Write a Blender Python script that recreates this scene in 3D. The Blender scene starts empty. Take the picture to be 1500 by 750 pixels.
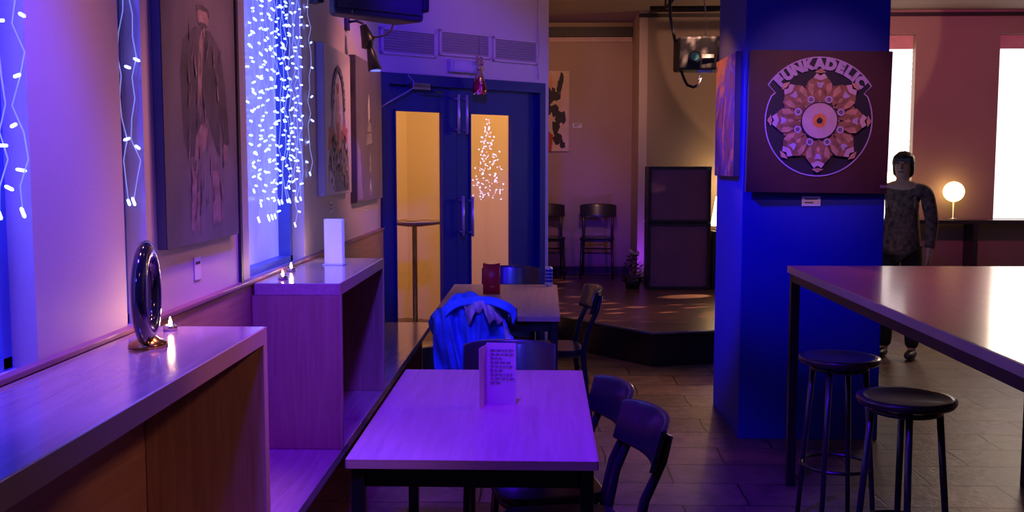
import bpy, bmesh, math, random
from mathutils import Vector, Matrix
R = math.radians
random.seed(7)
SC = bpy.context.scene
COL = SC.collection
H = 1.6                     # eye height
CEIL = 3.26

# ------------------------------------------------------------------ materials
MATS = {}
def new_mat(name):
    m = bpy.data.materials.new(name); m.use_nodes = True
    nt = m.node_tree
    return m, nt, nt.nodes['Principled BSDF']

def mat(name, col, rough=.5, metal=0.0, var=.12, scale=6.0, bump=0.0, bscale=60, emit=None, es=0, coat=0, spec=.5, alpha=1, stretch=(1,1,1)):
    if name in MATS: return MATS[name]
    m, nt, b = new_mat(name)
    N = nt.nodes; L = nt.links
    tc = N.new('ShaderNodeTexCoord'); mp = N.new('ShaderNodeMapping')
    mp.inputs['Scale'].default_value = stretch
    L.new(tc.outputs['Object'], mp.inputs['Vector'])
    nz = N.new('ShaderNodeTexNoise'); nz.inputs['Scale'].default_value = scale; nz.inputs['Detail'].default_value = 4
    L.new(mp.outputs[0], nz.inputs['Vector'])
    cr = N.new('ShaderNodeValToRGB')
    a = [max(0, c*(1-var)) for c in col]; c2 = [min(1, c*(1+var)) for c in col]
    cr.color_ramp.elements[0].position = .3; cr.color_ramp.elements[0].color = (*a, 1)
    cr.color_ramp.elements[1].position = .7; cr.color_ramp.elements[1].color = (*c2, 1)
    L.new(nz.outputs['Fac'], cr.inputs[0]); L.new(cr.outputs[0], b.inputs['Base Color'])
    b.inputs['Roughness'].default_value = rough; b.inputs['Metallic'].default_value = metal
    b.inputs['Specular IOR Level'].default_value = spec
    b.inputs['Coat Weight'].default_value = coat; b.inputs['Coat Roughness'].default_value = .1
    if alpha < 1: b.inputs['Alpha'].default_value = alpha
    if bump:
        n2 = N.new('ShaderNodeTexNoise'); n2.inputs['Scale'].default_value = bscale; n2.inputs['Detail'].default_value = 3
        bp = N.new('ShaderNodeBump'); bp.inputs['Strength'].default_value = bump; bp.inputs['Distance'].default_value = .01
        L.new(mp.outputs[0], n2.inputs['Vector']); L.new(n2.outputs['Fac'], bp.inputs['Height']); L.new(bp.outputs[0], b.inputs['Normal'])
    if emit:
        b.inputs['Emission Color'].default_value = (*emit, 1); b.inputs['Emission Strength'].default_value = es
    MATS[name] = m
    return m

def wood(name, dark, light, rough=.35, axis=2, coat=0.0, scale=1.0):
    if name in MATS: return MATS[name]
    m, nt, b = new_mat(name); N = nt.nodes; L = nt.links
    tc = N.new('ShaderNodeTexCoord'); mp = N.new('ShaderNodeMapping')
    s = [22*scale]*3; s[axis] = 1.3*scale
    mp.inputs['Scale'].default_value = s
    L.new(tc.outputs['Object'], mp.inputs['Vector'])
    nz = N.new('ShaderNodeTexNoise'); nz.inputs['Scale'].default_value = 2.2; nz.inputs['Detail'].default_value = 6; nz.inputs['Roughness'].default_value = .65
    nz.inputs['Distortion'].default_value = .6
    L.new(mp.outputs[0], nz.inputs['Vector'])
    cr = N.new('ShaderNodeValToRGB')
    cr.color_ramp.elements[0].position = .32; cr.color_ramp.elements[0].color = (*dark, 1)
    cr.color_ramp.elements[1].position = .68; cr.color_ramp.elements[1].color = (*light, 1)
    L.new(nz.outputs['Fac'], cr.inputs[0]); L.new(cr.outputs[0], b.inputs['Base Color'])
    b.inputs['Roughness'].default_value = rough; b.inputs['Coat Weight'].default_value = coat; b.inputs['Coat Roughness'].default_value = .12
    bp = N.new('ShaderNodeBump'); bp.inputs['Strength'].default_value = .08; bp.inputs['Distance'].default_value = .003
    L.new(nz.outputs['Fac'], bp.inputs['Height']); L.new(bp.outputs[0], b.inputs['Normal'])
    MATS[name] = m
    return m

def emis(name, col, s):
    if name in MATS: return MATS[name]
    m, nt, b = new_mat(name)
    b.inputs['Base Color'].default_value = (*[min(1, c) for c in col], 1)
    b.inputs['Emission Color'].default_value = (*col, 1); b.inputs['Emission Strength'].default_value = s
    MATS[name] = m
    return m

def glass(name, ior=1.5, tint=(1, 1, 1)):
    if name in MATS: return MATS[name]
    m = bpy.data.materials.new(name); m.use_nodes = True
    nt = m.node_tree; N = nt.nodes; L = nt.links
    N.remove(N['Principled BSDF']); out = N['Material Output']
    t = N.new('ShaderNodeBsdfTransparent'); t.inputs[0].default_value = (*tint, 1)
    g = N.new('ShaderNodeBsdfGlossy'); g.inputs['Roughness'].default_value = .02
    f = N.new('ShaderNodeFresnel'); f.inputs[0].default_value = ior
    x = N.new('ShaderNodeMixShader')
    ge = N.new('ShaderNodeNewGeometry'); iv = N.new('ShaderNodeMath'); iv.operation = 'SUBTRACT'; iv.inputs[0].default_value = 1
    mu = N.new('ShaderNodeMath'); mu.operation = 'MULTIPLY'; L.new(ge.outputs['Backfacing'], iv.inputs[1]); L.new(iv.outputs[0], mu.inputs[0]); L.new(f.outputs[0], mu.inputs[1])
    L.new(mu.outputs[0], x.inputs[0]); L.new(t.outputs[0], x.inputs[1]); L.new(g.outputs[0], x.inputs[2]); L.new(x.outputs[0], out.inputs[0])
    MATS[name] = m
    return m

# ------------------------------------------------------------------ mesh builder
class MB:
    def __init__(s): s.bm = bmesh.new()
    def _fin(s, vs, M, mi, smooth=False):
        fs = set()
        for v in vs:
            if M is not None: v.co = M @ v.co
            for f in v.link_faces: fs.add(f)
        for f in fs: f.material_index = mi; f.smooth = smooth
        return vs
    def box(s, x0, x1, y0, y1, z0, z1, bev=0.0, M=None, mi=0):
        r = bmesh.ops.create_cube(s.bm, size=1)
        vs = r['verts']
        for v in vs:
            v.co = Vector(((x0+x1)/2 + v.co.x*(x1-x0), (y0+y1)/2 + v.co.y*(y1-y0), (z0+z1)/2 + v.co.z*(z1-z0)))
        if bev:
            es = list({e for v in vs for e in v.link_edges})
            r = bmesh.ops.bevel(s.bm, geom=es, offset=bev, segments=2, affect='EDGES', profile=.6)
            vs = list({v for f in r['faces'] for v in f.verts} | {v for v in vs if v.is_valid})
        s._fin(vs, M, mi); return s
    def prism(s, pts, z0, z1, M=None, mi=0):
        lo = [s.bm.verts.new((p[0], p[1], z0)) for p in pts]; hi = [s.bm.verts.new((p[0], p[1], z1)) for p in pts]
        n = len(pts)
        s.bm.faces.new(lo[::-1]); s.bm.faces.new(hi)
        for i in range(n): s.bm.faces.new((lo[i], lo[(i+1) % n], hi[(i+1) % n], hi[i]))
        s._fin(lo+hi, M, mi); return s
    def tube(s, pts, rad, n=8, M=None, mi=0, smooth=True, cap=True):
        pts = [Vector(p) for p in pts]
        if not hasattr(rad, '__len__'): rad = [rad]*len(pts)
        rings = []; up = None
        for i, p in enumerate(pts):
            a = pts[max(0, i-1)]; b = pts[min(len(pts)-1, i+1)]
            t = (b-a).normalized()
            if up is None: up = Vector((0, 0, 1)) if abs(t.z) < .9 else Vector((1, 0, 0))
            x = up.cross(t).normalized(); y = t.cross(x); up = y
            rings.append([s.bm.verts.new(p + (x*math.cos(2*math.pi*k/n) + y*math.sin(2*math.pi*k/n))*rad[i]) for k in range(n)])
        for i in range(len(rings)-1):
            for k in range(n): s.bm.faces.new((rings[i][k], rings[i][(k+1) % n], rings[i+1][(k+1) % n], rings[i+1][k]))
        vs = [v for r in rings for v in r]
        s._fin(vs, M, mi, smooth)
        if cap:
            for r in (rings[0][::-1], rings[-1]):
                f = s.bm.faces.new(r); f.material_index = mi
        return s
    def lathe(s, prof, n=24, M=None, mi=0, smooth=True, c=(0, 0, 0)):
        rings = []
        for r, z in prof:
            if r < 1e-6: rings.append([s.bm.verts.new((c[0], c[1], c[2]+z))])
            else: rings.append([s.bm.verts.new((c[0]+r*math.cos(2*math.pi*k/n), c[1]+r*math.sin(2*math.pi*k/n), c[2]+z)) for k in range(n)])
        for i in range(len(rings)-1):
            A, B = rings[i], rings[i+1]
            for k in range(n):
                k2 = (k+1) % n
                if len(A) == 1 and len(B) == 1: continue
                if len(A) == 1: s.bm.faces.new((A[0], B[k2], B[k]))
                elif len(B) == 1: s.bm.faces.new((A[k], A[k2], B[0]))
                else: s.bm.faces.new((A[k], A[k2], B[k2], B[k]))
        s._fin([v for r in rings for v in r], M, mi, smooth); return s
    def ball(s, c, r, M=None, mi=0, sub=2, sc=(1, 1, 1)):
        q = bmesh.ops.create_icosphere(s.bm, subdivisions=sub, radius=r)['verts']
        for v in q: v.co = Vector((v.co.x*sc[0]+c[0], v.co.y*sc[1]+c[1], v.co.z*sc[2]+c[2]))
        s._fin(q, M, mi, True); return s
    def poly(s, pts3, M=None, mi=0):
        vs = [s.bm.verts.new(p) for p in pts3]
        s.bm.faces.new(vs); s._fin(vs, M, mi); return s
    def grid(s, fn, nu, nv, mi=0, smooth=True, closed=False):
        g = [[s.bm.verts.new(fn(i/(nu-1), j/(nv-1))) for j in range(nv)] for i in range(nu)]
        for i in range(nu-1):
            for j in range(nv-1):
                f = s.bm.faces.new((g[i][j], g[i+1][j], g[i+1][j+1], g[i][j+1])); f.material_index = mi; f.smooth = smooth
        return s
    def build(s, name, mats, parent=None, world=False, fixn=True):
        if fixn: bmesh.ops.recalc_face_normals(s.bm, faces=s.bm.faces)
        me = bpy.data.meshes.new(name); s.bm.to_mesh(me); s.bm.free()
        for m in (mats if isinstance(mats, (list, tuple)) else [mats]): me.materials.append(m)
        o = bpy.data.objects.new(name, me); COL.objects.link(o)
        if parent:
            if world: me.transform(wm(parent).inverted())
            o.parent = parent
        return o

def wm(o):
    m = Matrix.LocRotScale(o.location, o.rotation_euler, o.scale)
    return (wm(o.parent) @ m) if o.parent else m

def tag(o, label, cat, group=None, kind=None):
    o['label'] = label; o['category'] = cat
    if group: o['group'] = group
    if kind: o['kind'] = kind
    return o
def thing(name, label, cat, loc=(0, 0, 0), rz=0, group=None):
    o = bpy.data.objects.new(name, None); COL.objects.link(o)
    o.location = loc; o.rotation_euler = (0, 0, rz); o.empty_display_size = .1
    return tag(o, label, cat, group)
def struct(name, mb, m, parent=None):
    o = mb.build(name, m, parent, world=bool(parent))
    if not parent: o['kind'] = 'structure'
    return o
def copy_thing(r, loc, rz=0, label=None, group=None, scale=None):
    c = r.copy(); COL.objects.link(c); c.location = loc; c.rotation_euler = (0, 0, rz)
    if label: c['label'] = label
    if group: c['group'] = group
    if scale: c.scale = (scale,)*3
    for ch in list(r.children):
        d = ch.copy(); COL.objects.link(d); d.parent = c
        for g in list(ch.children):
            e = g.copy(); COL.objects.link(e); e.parent = d
    return c
def mod_bevel(o, w=.004, seg=2):
    b = o.modifiers.new('bevel', 'BEVEL'); b.width = w; b.segments = seg; b.limit_method = 'ANGLE'; return o
def box(*a, **k): return MB().box(*a, **k)

# photograph helpers: horizon at y=240, depth vanishing point at x=798, focal 1500
def px_at_Y(x, y, Y): return Vector(((x-798)/1500*Y, Y, H-(y-240)/1500*Y))
WX = -1.19                                   # left wall
WC = Vector((WX, 7.4, 0)); WD = Vector((.728, .686, 0)).normalized(); WN = Vector((WD.y, -WD.x, 0))   # door wall
WM = Matrix(((WD.x, -WN.x, 0, WC.x), (WD.y, -WN.y, 0, WC.y), (0, 0, 1, 0), (0, 0, 0, 1)))  # local x along wall, +y behind wall, z up
def t_of(x):
    k = (x-798)/1500
    return (k*WC.y-WC.x)/(WD.x-k*WD.y)
def wz(x, y):
    t = t_of(x); return H-(y-240)/1500*(WC.y+WD.y*t)
T_END = t_of(803)

# ------------------------------------------------------------------ palette
wall_paint = mat('wall_paint', (.66, .55, .58), .55, var=.03, scale=2, bump=.05, bscale=90)
stage_paint = mat('stage_wall_paint', (.5, .36, .26), .6, var=.06, scale=2, bump=.05)
alcove_paint = mat('alcove_paint', (.36, .27, .19), .6, var=.05, scale=2, bump=.05)
lobby_paint = mat('lobby_paint', (.8, .62, .36), .6, var=.03, scale=1)
ceil_paint = mat('ceiling_paint', (.42, .34, .28), .8, var=.05, scale=2)
navy = mat('navy_paint', (.004, .006, .16), .5, var=.1, scale=5)
pillar_blue = mat('pillar_paint', (.010, .02, .30), .62, var=.06, scale=1.5, bump=.04, bscale=40)
black = mat('black_metal', (.012, .012, .014), .38)
black_wood = mat('black_lacquered_wood', (.02, .017, .026), .28, coat=.3)
chrome = mat('chrome', (.78, .74, .85), .3, metal=.6)
veneer = wood('beech_veneer', (.34, .19, .11), (.47, .28, .17), .33, axis=2)
veneer_y = wood('beech_top', (.38, .25, .22), (.5, .35, .32), .16, axis=1, coat=.7)
table_wood = wood('table_top_wood', (.42, .27, .25), (.56, .38, .34), .42, axis=1, scale=.7)
edge_wood = wood('table_edge_wood', (.50, .27, .2), (.6, .36, .26), .5, axis=0)
dado_wood = wood('dado_wood', (.36, .2, .1), (.5, .3, .17), .4, axis=1)
white_card = mat('white_card', (.8, .78, .76), .6, var=.03)
dark_ink = mat('dark_ink', (.05, .03, .05), .7)
steel = mat('brushed_steel', (.45, .43, .42), .3, metal=1)

# ------------------------------------------------------------------ room shell
def floor_material():
    m, nt, b = new_mat('slate_tiles'); N = nt.nodes; L = nt.links
    tc = N.new('ShaderNodeTexCoord'); mp = N.new('ShaderNodeMapping'); mp.inputs['Location'].default_value = (-.01, -.1, 0)
    L.new(tc.outputs['Object'], mp.inputs[0])
    n0 = N.new('ShaderNodeTexNoise'); n0.inputs['Scale'].default_value = 3; L.new(mp.outputs[0], n0.inputs['Vector'])
    mx = N.new('ShaderNodeMixRGB'); mx.blend_type = 'LINEAR_LIGHT'; mx.inputs[0].default_value = .02
    L.new(mp.outputs[0], mx.inputs[1]); L.new(n0.outputs['Color'], mx.inputs[2])
    br = N.new('ShaderNodeTexBrick'); br.inputs['Scale'].default_value = 1
    br.inputs['Brick Width'].default_value = .64; br.inputs['Row Height'].default_value = .33
    br.inputs['Mortar Size'].default_value = .006; br.inputs['Mortar Smooth'].default_value = .3
    br.inputs['Color1'].default_value = (.13, .085, .06, 1); br.inputs['Color2'].default_value = (.19, .12, .08, 1)
    br.inputs['Mortar'].default_value = (.02, .015, .012, 1)
    L.new(mx.outputs[0], br.inputs['Vector'])
    n1 = N.new('ShaderNodeTexNoise'); n1.inputs['Scale'].default_value = 7; n1.inputs['Detail'].default_value = 6; n1.inputs['Roughness'].default_value = .7
    L.new(mp.outputs[0], n1.inputs['Vector'])
    m2 = N.new('ShaderNodeMixRGB'); m2.blend_type = 'MULTIPLY'; m2.inputs[0].default_value = .8
    cr = N.new('ShaderNodeValToRGB'); cr.color_ramp.elements[0].position = .35; cr.color_ramp.elements[0].color = (.45, .42, .42, 1)
    cr.color_ramp.elements[1].position = .65; cr.color_ramp.elements[1].color = (1.3, 1.15, 1.05, 1)
    L.new(n1.outputs['Fac'], cr.inputs[0]); L.new(br.outputs['Color'], m2.inputs[1]); L.new(cr.outputs[0], m2.inputs[2])
    L.new(m2.outputs[0], b.inputs['Base Color'])
    b.inputs['Roughness'].default_value = .42
    ad = N.new('ShaderNodeMath'); ad.operation = 'MULTIPLY_ADD'; ad.inputs[1].default_value = -1.5
    L.new(br.outputs['Fac'], ad.inputs[0]); L.new(n1.outputs['Fac'], ad.inputs[2])
    bp = N.new('ShaderNodeBump'); bp.inputs['Strength'].default_value = .6; bp.inputs['Distance'].default_value = .012
    L.new(ad.outputs[0], bp.inputs['Height']); L.new(bp.outputs[0], b.inputs['Normal'])
    return m
struct('floor', box(-3.2, 6.5, -1.6, 12.6, -.1, 0), floor_material())
struct('ceiling', box(-3.2, 6.5, -1.6, 12.6, CEIL, CEIL+.1), ceil_paint)
struct('wall_back', box(WX-.2, 6.5, -1.6, -1.5, 0, CEIL), wall_paint)
struct('wall_right', box(6.2, 6.35, -1.5, 11.4, 0, CEIL), wall_paint)
# left wall with two window niches and one narrow slot
WIN = [(1.2, 2.34), (2.86, 3.02), (4.08, 5.03)]
wl = MB(); y0 = -1.5
for a, b_ in WIN:
    wl.box(WX-.2, WX, y0, a, 0, CEIL); wl.box(WX-.2, WX, a, b_, 0, 1.12); y0 = b_
wl.box(WX-.2, WX, y0, 7.4, 0, CEIL)
struct('wall_left', wl, wall_paint)
# trims and skirting of the left wall
struct('trim_1', box(WX-.001, WX+.012, 3.93, 3.955, 1.13, CEIL), mat('dark_trim', (.03, .02, .04), .5))
dado = MB(); dado.box(WX, WX+.02, -1.4, 7.39, .49, 1.125)
struct('wall_panel_left', dado, dado_wood)
struct('trim_2', box(WX, WX+.03, -1.4, 7.385, 1.125, 1.14, bev=.003), mat('dado_cap', (.3, .12, .16), .4))
# windows : back lit frosted panes
def pane_mat():
    m, nt, b = new_mat('frosted_blue_pane'); N = nt.nodes; L = nt.links
    tc = N.new('ShaderNodeTexCoord'); nz = N.new('ShaderNodeTexNoise'); nz.inputs['Scale'].default_value = 2.2; nz.inputs['Detail'].default_value = 3
    mp = N.new('ShaderNodeMapping'); mp.inputs['Scale'].default_value = (1, 1.2, .5)
    L.new(tc.outputs['Object'], mp.inputs[0]); L.new(mp.outputs[0], nz.inputs['Vector'])
    cr = N.new('ShaderNodeValToRGB'); cr.color_ramp.elements[0].position = .35; cr.color_ramp.elements[0].color = (.09, .07, .95, 1)
    cr.color_ramp.elements[1].position = .7; cr.color_ramp.elements[1].color = (.24, .25, 1, 1)
    L.new(nz.outputs['Fac'], cr.inputs[0]); L.new(cr.outputs[0], b.inputs['Emission Color'])
    b.inputs['Emission Strength'].default_value = .95
    b.inputs['Base Color'].default_value = (.5, .5, .75, 1); b.inputs['Roughness'].default_value = .12
    return m
pane_m = pane_mat()
frame_blue = mat('window_frame_paint', (.08, .14, .55), .35)
for i, (a, b_) in enumerate(WIN):
    w = thing('window_%d' % (i+1), '', '', (WX-.1, (a+b_)/2, 1.12)); del w['label'], w['category']; w['kind'] = 'structure'
    box(WX-.19, WX-.12, a, b_, 1.12, CEIL-.01).build('window_pane', pane_m, w, True)
    f = MB()
    fw = .02 if i == 1 else .045
    for (p, q) in ((a, a+fw), (b_-fw, b_)): f.box(WX-.12, WX-.06, p, q, 1.12, CEIL-.01, bev=.004)
    f.box(WX-.12, WX-.06, a, b_, 1.12, 1.15)
    f.build('window_frame', frame_blue, w, True)

# door wall (oblique) with its opening
DT0, DT1, DTOP = .012, t_of(795), 2.256
wb = MB()
wb.box(-.02, T_END, 0, .16, DTOP, CEIL, M=WM)
wb.box(DT1, T_END, 0, .16, 0, DTOP, M=WM)
struct('wall_front', wb, wall_paint)
# lobby behind the doors
lob = MB()
lob.box(-3.1, -3.0, 7.4, 12.3, 0, CEIL); 
lob.box(-3.0, WX-.01, 7.4, 7.5, 0, CEIL)
struct('wall_lobby', lob, lobby_paint)
lobb = MB()
lobb.prism([(-3.0, 9.6), (-1.42, 10.55), (.0, 9.75), (.0, 9.9), (-1.42, 10.7), (-3.0, 9.75)], 0, CEIL)
struct('wall_lobby_back', lobb, lobby_paint)
struct('wall_divider', box(-.1, .0, 8.75, 12.3, 0, CEIL), lobby_paint)
# stage room walls
struct('wall_stage', box(-.1, 1.03, 12.3, 12.4, 0, CEIL), stage_paint)
struct('wall_stage_side', box(1.03, 1.12, 11.4, 12.4, 0, CEIL), mat('side_paint', (.62, .5, .42), .6, var=.03))
alc = MB()
wins_r = [(3.35, 4.02), (4.92, 6.0)]
x0 = 1.12
for a, b_ in wins_r:
    alc.box(x0, a, 11.4, 11.55, 0, CEIL); alc.box(a, b_, 11.4, 11.55, 0, 1.0); alc.box(a, b_, 11.4, 11.55, 3.0, CEIL); x0 = b_
alc.box(x0, 6.5, 11.4, 11.55, 0, CEIL)
struct('wall_alcove', alc, alcove_paint)
for i, (a, b_) in enumerate(wins_r):
    w = thing('window_%d' % (i+4), '', '', ((a+b_)/2, 11.5, 1.0)); del w['label'], w['category']; w['kind'] = 'structure'
    bl = MB()
    bl.grid(lambda u, v, a=a, b_=b_: Vector((a+(b_-a)*u, 11.50+.006*math.sin(v*180), 1.0+1.85*v)), 2, 60)
    bl.build('window_blind', mat('daylit_blind', (.8, .8, .8), .7, var=.03, emit=(1, .98, .95), es=1.35), w, True)
    box(a, b_, 11.49, 11.52, 2.85, 3.0).build('window_frame', mat('peach_frame', (.75, .45, .38), .6), w, True)
struct('trim_3', MB().box(-.1, 1.02, 12.22, 12.3, 3.09, 3.2).box(1.02, 6.1, 11.37, 11.4, 3.19, 3.23), mat('dark_rail', (.02, .015, .013), .5))
struct('trim_4', box(0, 1.02, 12.26, 12.3, 3.03, 3.085), mat('cornice', (.7, .5, .42), .6))
struct('baseboard_stage', MB().box(0, 1.02, 12.285, 12.3, .29, .37).box(1.12, 1.9, 11.385, 11.4, .29, .37), mat('dark_skirting', (.05, .03, .03), .5))
# pillar
pm = MB(); pm.box(1.129, 1.935, 5.9, 6.78, 0, CEIL, bev=.006)
struct('trim_pillar', pm, pillar_blue)

# stage platform
ZS = .283
stage_floor = wood('stage_boards', (.10, .045, .035), (.17, .08, .06), .33, axis=0, scale=.5)
st = MB(); st.prism([(.002, 9.02), (.13, 8.9), (.85, 8.02), (1.36, 8.16), (2.4, 8.5), (2.4, 11.38), (1.02, 11.38), (1.02, 12.28), (.002, 12.28)], 0, ZS-.02)
stage = thing('stage_platform', 'low black-fronted stage with a dark reddish wooden floor under the speakers', 'stage', (1.2, 10, 0))
st.build('stage_base', mat('stage_fascia', (.006, .006, .01), .3, bump=.3, bscale=12), stage, True)
st = MB(); st.prism([(.002, 8.995), (.125, 8.875), (.845, 7.99), (1.37, 8.13), (2.42, 8.49), (2.42, 11.38), (1.02, 11.38), (1.02, 12.28), (.002, 12.28)], ZS-.02, ZS)
st.build('stage_deck', stage_floor, stage, True)
st = MB()
for a, b_ in (((.125, 8.873), (.845, 7.985)), ((.845, 7.985), (1.37, 8.125)), ((1.37, 8.125), (2.42, 8.485))):
    st.tube([(a[0], a[1], ZS-.01), (b_[0], b_[1], ZS-.01)], .012, 6)
st.build('edge_trim', mat('edge_strip', (.12, .1, .12), .3), stage, True)

# ------------------------------------------------------------------ bench and bar counters on the left
BX = -.815
bench = thing('wall_bench', 'long low wooden bench running along the left wall beneath the paintings', 'bench', (-1.0, 4, 0))
mod_bevel(MB().prism([(WX+.02, .2), (BX, .2), (BX, 7.35), (WX+.02, 7.35)], .412, .452).build('bench_seat', veneer_y, bench, True), .003)
for yy in (.4, 1.9, 3.5, 5.6, 7.2): box(WX+.02, BX-.06, yy, yy+.03, 0, .412).build('bench_support', veneer, bench, True)
def counter(y0, y1, label):
    t = thing('bar_counter', label, 'bar counter', ((WX+BX)/2, (y0+y1)/2, .452))
    mod_bevel(box(WX+.032, BX, y0, y1, 1.078, 1.126).build('counter_top', veneer_y, t, True), .003)
    for a, b_ in ((y0, y0+.035), (y1-.035, y1)):
        mod_bevel(box(WX+.022, BX-.0005, a, b_, .453, 1.0775).build('side_panel', veneer, t, True), .002)
    e = MB(); e.box(BX, BX+.003, y0, y1, 1.079, 1.125); e.box(BX, BX+.003, y0, y0+.035, .453, 1.079); e.box(BX, BX+.003, y1-.035, y1, .453, 1.079)
    e.build('edge_band', mat('edge_band', (.62, .36, .25), .5, var=.05), t, True)
    return t
counter(1.25, 2.94, 'nearest wooden bar counter, with one lone candle and a black ring ornament')
counter(4.02, 5.13, 'wooden bar counter under the lit window, carrying a white menu stand')

# ------------------------------------------------------------------ tea lights
flame_m = emis('flame', (1, .62, .28), 120)
wax_m = mat('lit_wax', (1, .8, .55), .5, emit=(1, .6, .35), es=30)  # strong emission put into the wax to swell the flame's bright blob
tl_glass = mat('tealight_cup', (.7, .62, .5), .2, metal=1)
def tealight(loc, label):
    t = thing('tealight', label, 'candle', loc, 0)
    MB().lathe([(0, .0), (.019, 0), (.021, .016), (.0195, .016), (.018, .003), (0, .003)], 20).build('cup', tl_glass, t)
    MB().lathe([(0, .011), (.0178, .011), (.0178, .004)], 20).build('wax', wax_m, t)
    MB().lathe([(0, .012), (.004, .016), (.0055, .022), (.003, .031), (0, .04)], 10).build('flame', flame_m, t)
    return t
tl0 = tealight((-1.067, 2.86, 1.126), 'lone lit tealight beside the black ring ornament')
TLS = [(-1.067, 2.86), (-1.075, 4.15), (-1.12, 4.47), (-1.06, 4.97)]
copy_thing(tl0, (-1.075, 4.15, 1.126), 0, 'lit tealight nearest the front edge of the counter under the window')
copy_thing(tl0, (-1.12, 4.47, 1.126), 0, 'lit tealight close to the window pane, just behind another tealight')
copy_thing(tl0, (-1.06, 4.97, 1.126), 0, 'lit tealight beside the white menu stand')

# ring ornament
ring = thing('ring_ornament', 'glossy black ring-shaped ornament standing on the nearest counter', 'ornament', (-1.02, 2.56, 1.126), R(100))
ring.location = (-1.03, 2.6, 1.126)
rm = MB(); n1, n2 = 48, 20
vs = []
for i in range(n1):
    a = 2*math.pi*i/n1
    rr, wd, dp = .105, .031, .019
    cx_, cz_ = rr*math.cos(a)*.9, .14+rr*math.sin(a)*1.02
    row = []
    for j in range(n2):
        b_ = 2*math.pi*j/n2
        k = wd*math.cos(b_); row.append(rm.bm.verts.new((cx_+k*math.cos(a), dp*math.sin(b_), cz_+k*math.sin(a))))
    vs.append(row)
for i in range(n1):
    for j in range(n2):
        f = rm.bm.faces.new((vs[i][j], vs[(i+1) % n1][j], vs[(i+1) % n1][(j+1) % n2], vs[i][(j+1) % n2])); f.smooth = True
rm.build('ring', mat('black_gloss', (.008, .007, .02), .08, coat=1), ring)
MB().lathe([(0, 0), (.05, 0), (.048, .012), (.03, .02), (.02, .03), (0, .03)], 24).build('foot', mat('brass', (.6, .38, .12), .2, metal=1), ring)

# white frosted menu stand
ms = thing('menu_stand', 'frosted white upright menu stand on the counter by the window', 'menu stand', (-.99, 4.78, 1.126), R(-8))
mod_bevel(box(-.045, .045, -.018, .018, .006, .216).build('panel', mat('frosted_acrylic', (.85, .85, .95), .35, var=.02, emit=(.3, .22, 1), es=.32), ms), .004)  # lavender glow put into the panel as emission; the stand is no lamp
mod_bevel(box(-.05, .05, -.03, .03, 0, .006).build('base', mat('acrylic_foot', (.7, .7, .85), .2), ms), .002)

# ------------------------------------------------------------------ LED curtains
bulb_m = emis('led_bulb', (.2, .28, 1.0), 8)
wire_m = mat('led_wire', (.55, .6, .9), .4, emit=(.3, .4, 1), es=.5)
def capsule(mb, c, ax, l, r):
    ax = Vector(ax).normalized()
    p = Vector(c); mb.tube([p-ax*l/2, p-ax*l*.35, p+ax*l*.35, p+ax*l/2], [r*.5, r, r, r*.4], 6)
def led_curtain(name, label, ya, yb, zlo, zfun, n, x, nmax=100, step=.075, seed=1, zb=2.62):
    rnd = random.Random(seed)
    t = thing(name, label, 'string lights', (x, (ya+yb)/2, CEIL-.02))
    wires = MB(); wires.tube([(x, ya, CEIL-.03), (x, yb, CEIL-.03)], .004, 5)
    bulbs = []
    for k in range(n):
        y = ya+(yb-ya)*(k+.5)/n + rnd.uniform(-.012, .012)
        z = CEIL-.03; pts = [(x, y, z)]
        zend = zfun(k)+rnd.uniform(-.05, .05)
        while z > zend:
            z -= .06; pts.append((x+rnd.uniform(-.012, .012), y+rnd.uniform(-.013, .013), z))
        wires.tube(pts, .0017, 4)
        z = zb-rnd.uniform(0, step)
        while z > zend:
            bulbs.append((x+rnd.uniform(-.015, .02), y+rnd.uniform(-.016, .016), z, rnd.uniform(-.5, .5)))
            z -= step*rnd.uniform(.7, 1.3)
        bulbs.append((pts[-1][0], pts[-1][1], pts[-1][2], -1.4))
    wires.build('wire', wire_m, t, True)
    bulbs.sort(key=lambda b: b[2])
    rest = MB(); nr = 0
    for i, (bx, by, bz, tl) in enumerate(bulbs):
        if i < nmax:
            m = MB(); capsule(m, (0, 0, 0), (.25, math.cos(tl), math.sin(tl)), rnd.uniform(.016, .032), .0042)
            o = m.build('bulb', bulb_m, t); o.location = Vector((bx, by, bz))-t.location
        else:
            capsule(rest, (bx, by, bz), (.25, math.cos(tl), math.sin(tl)), rnd.uniform(.016, .032), .0042); nr += 1
    if nr:
        o = rest.build('bulb', bulb_m, t, True); o['kind'] = 'stuff'
    else: rest.bm.free()
    return t
led_curtain('light_curtain', 'dense curtain of white-blue fairy lights hanging in front of the window above the candles', 4.10, 5.0, 1.4,
            lambda k: [1.47, 1.45, 1.46, 1.43, 1.46, 1.36, 1.47, 1.43, 1.5, 1.44, 1.5, 1.36, 1.45, 1.48][k % 14], 14, WX+.005, step=.05)
led_curtain('light_string', 'single string of fairy lights dangling beside the light panel painting', 5.08, 5.14, 1.6, lambda k: 1.62, 1, WX+.02, step=.11, seed=4)
led_curtain('light_curtain', 'short fairy light strings in the narrow window left of the dark portrait', 2.87, 3.0, 1.5, lambda k: 1.5+.06*k, 2, WX-.01, step=.2, seed=5)
led_curtain('light_curtain', 'fairy lights hanging over the frontmost window at the left end of the wall', 1.9, 2.32, 1.5, lambda k: 1.5+.05*(k % 3), 5, WX+.01, step=.12, seed=6)

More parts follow.
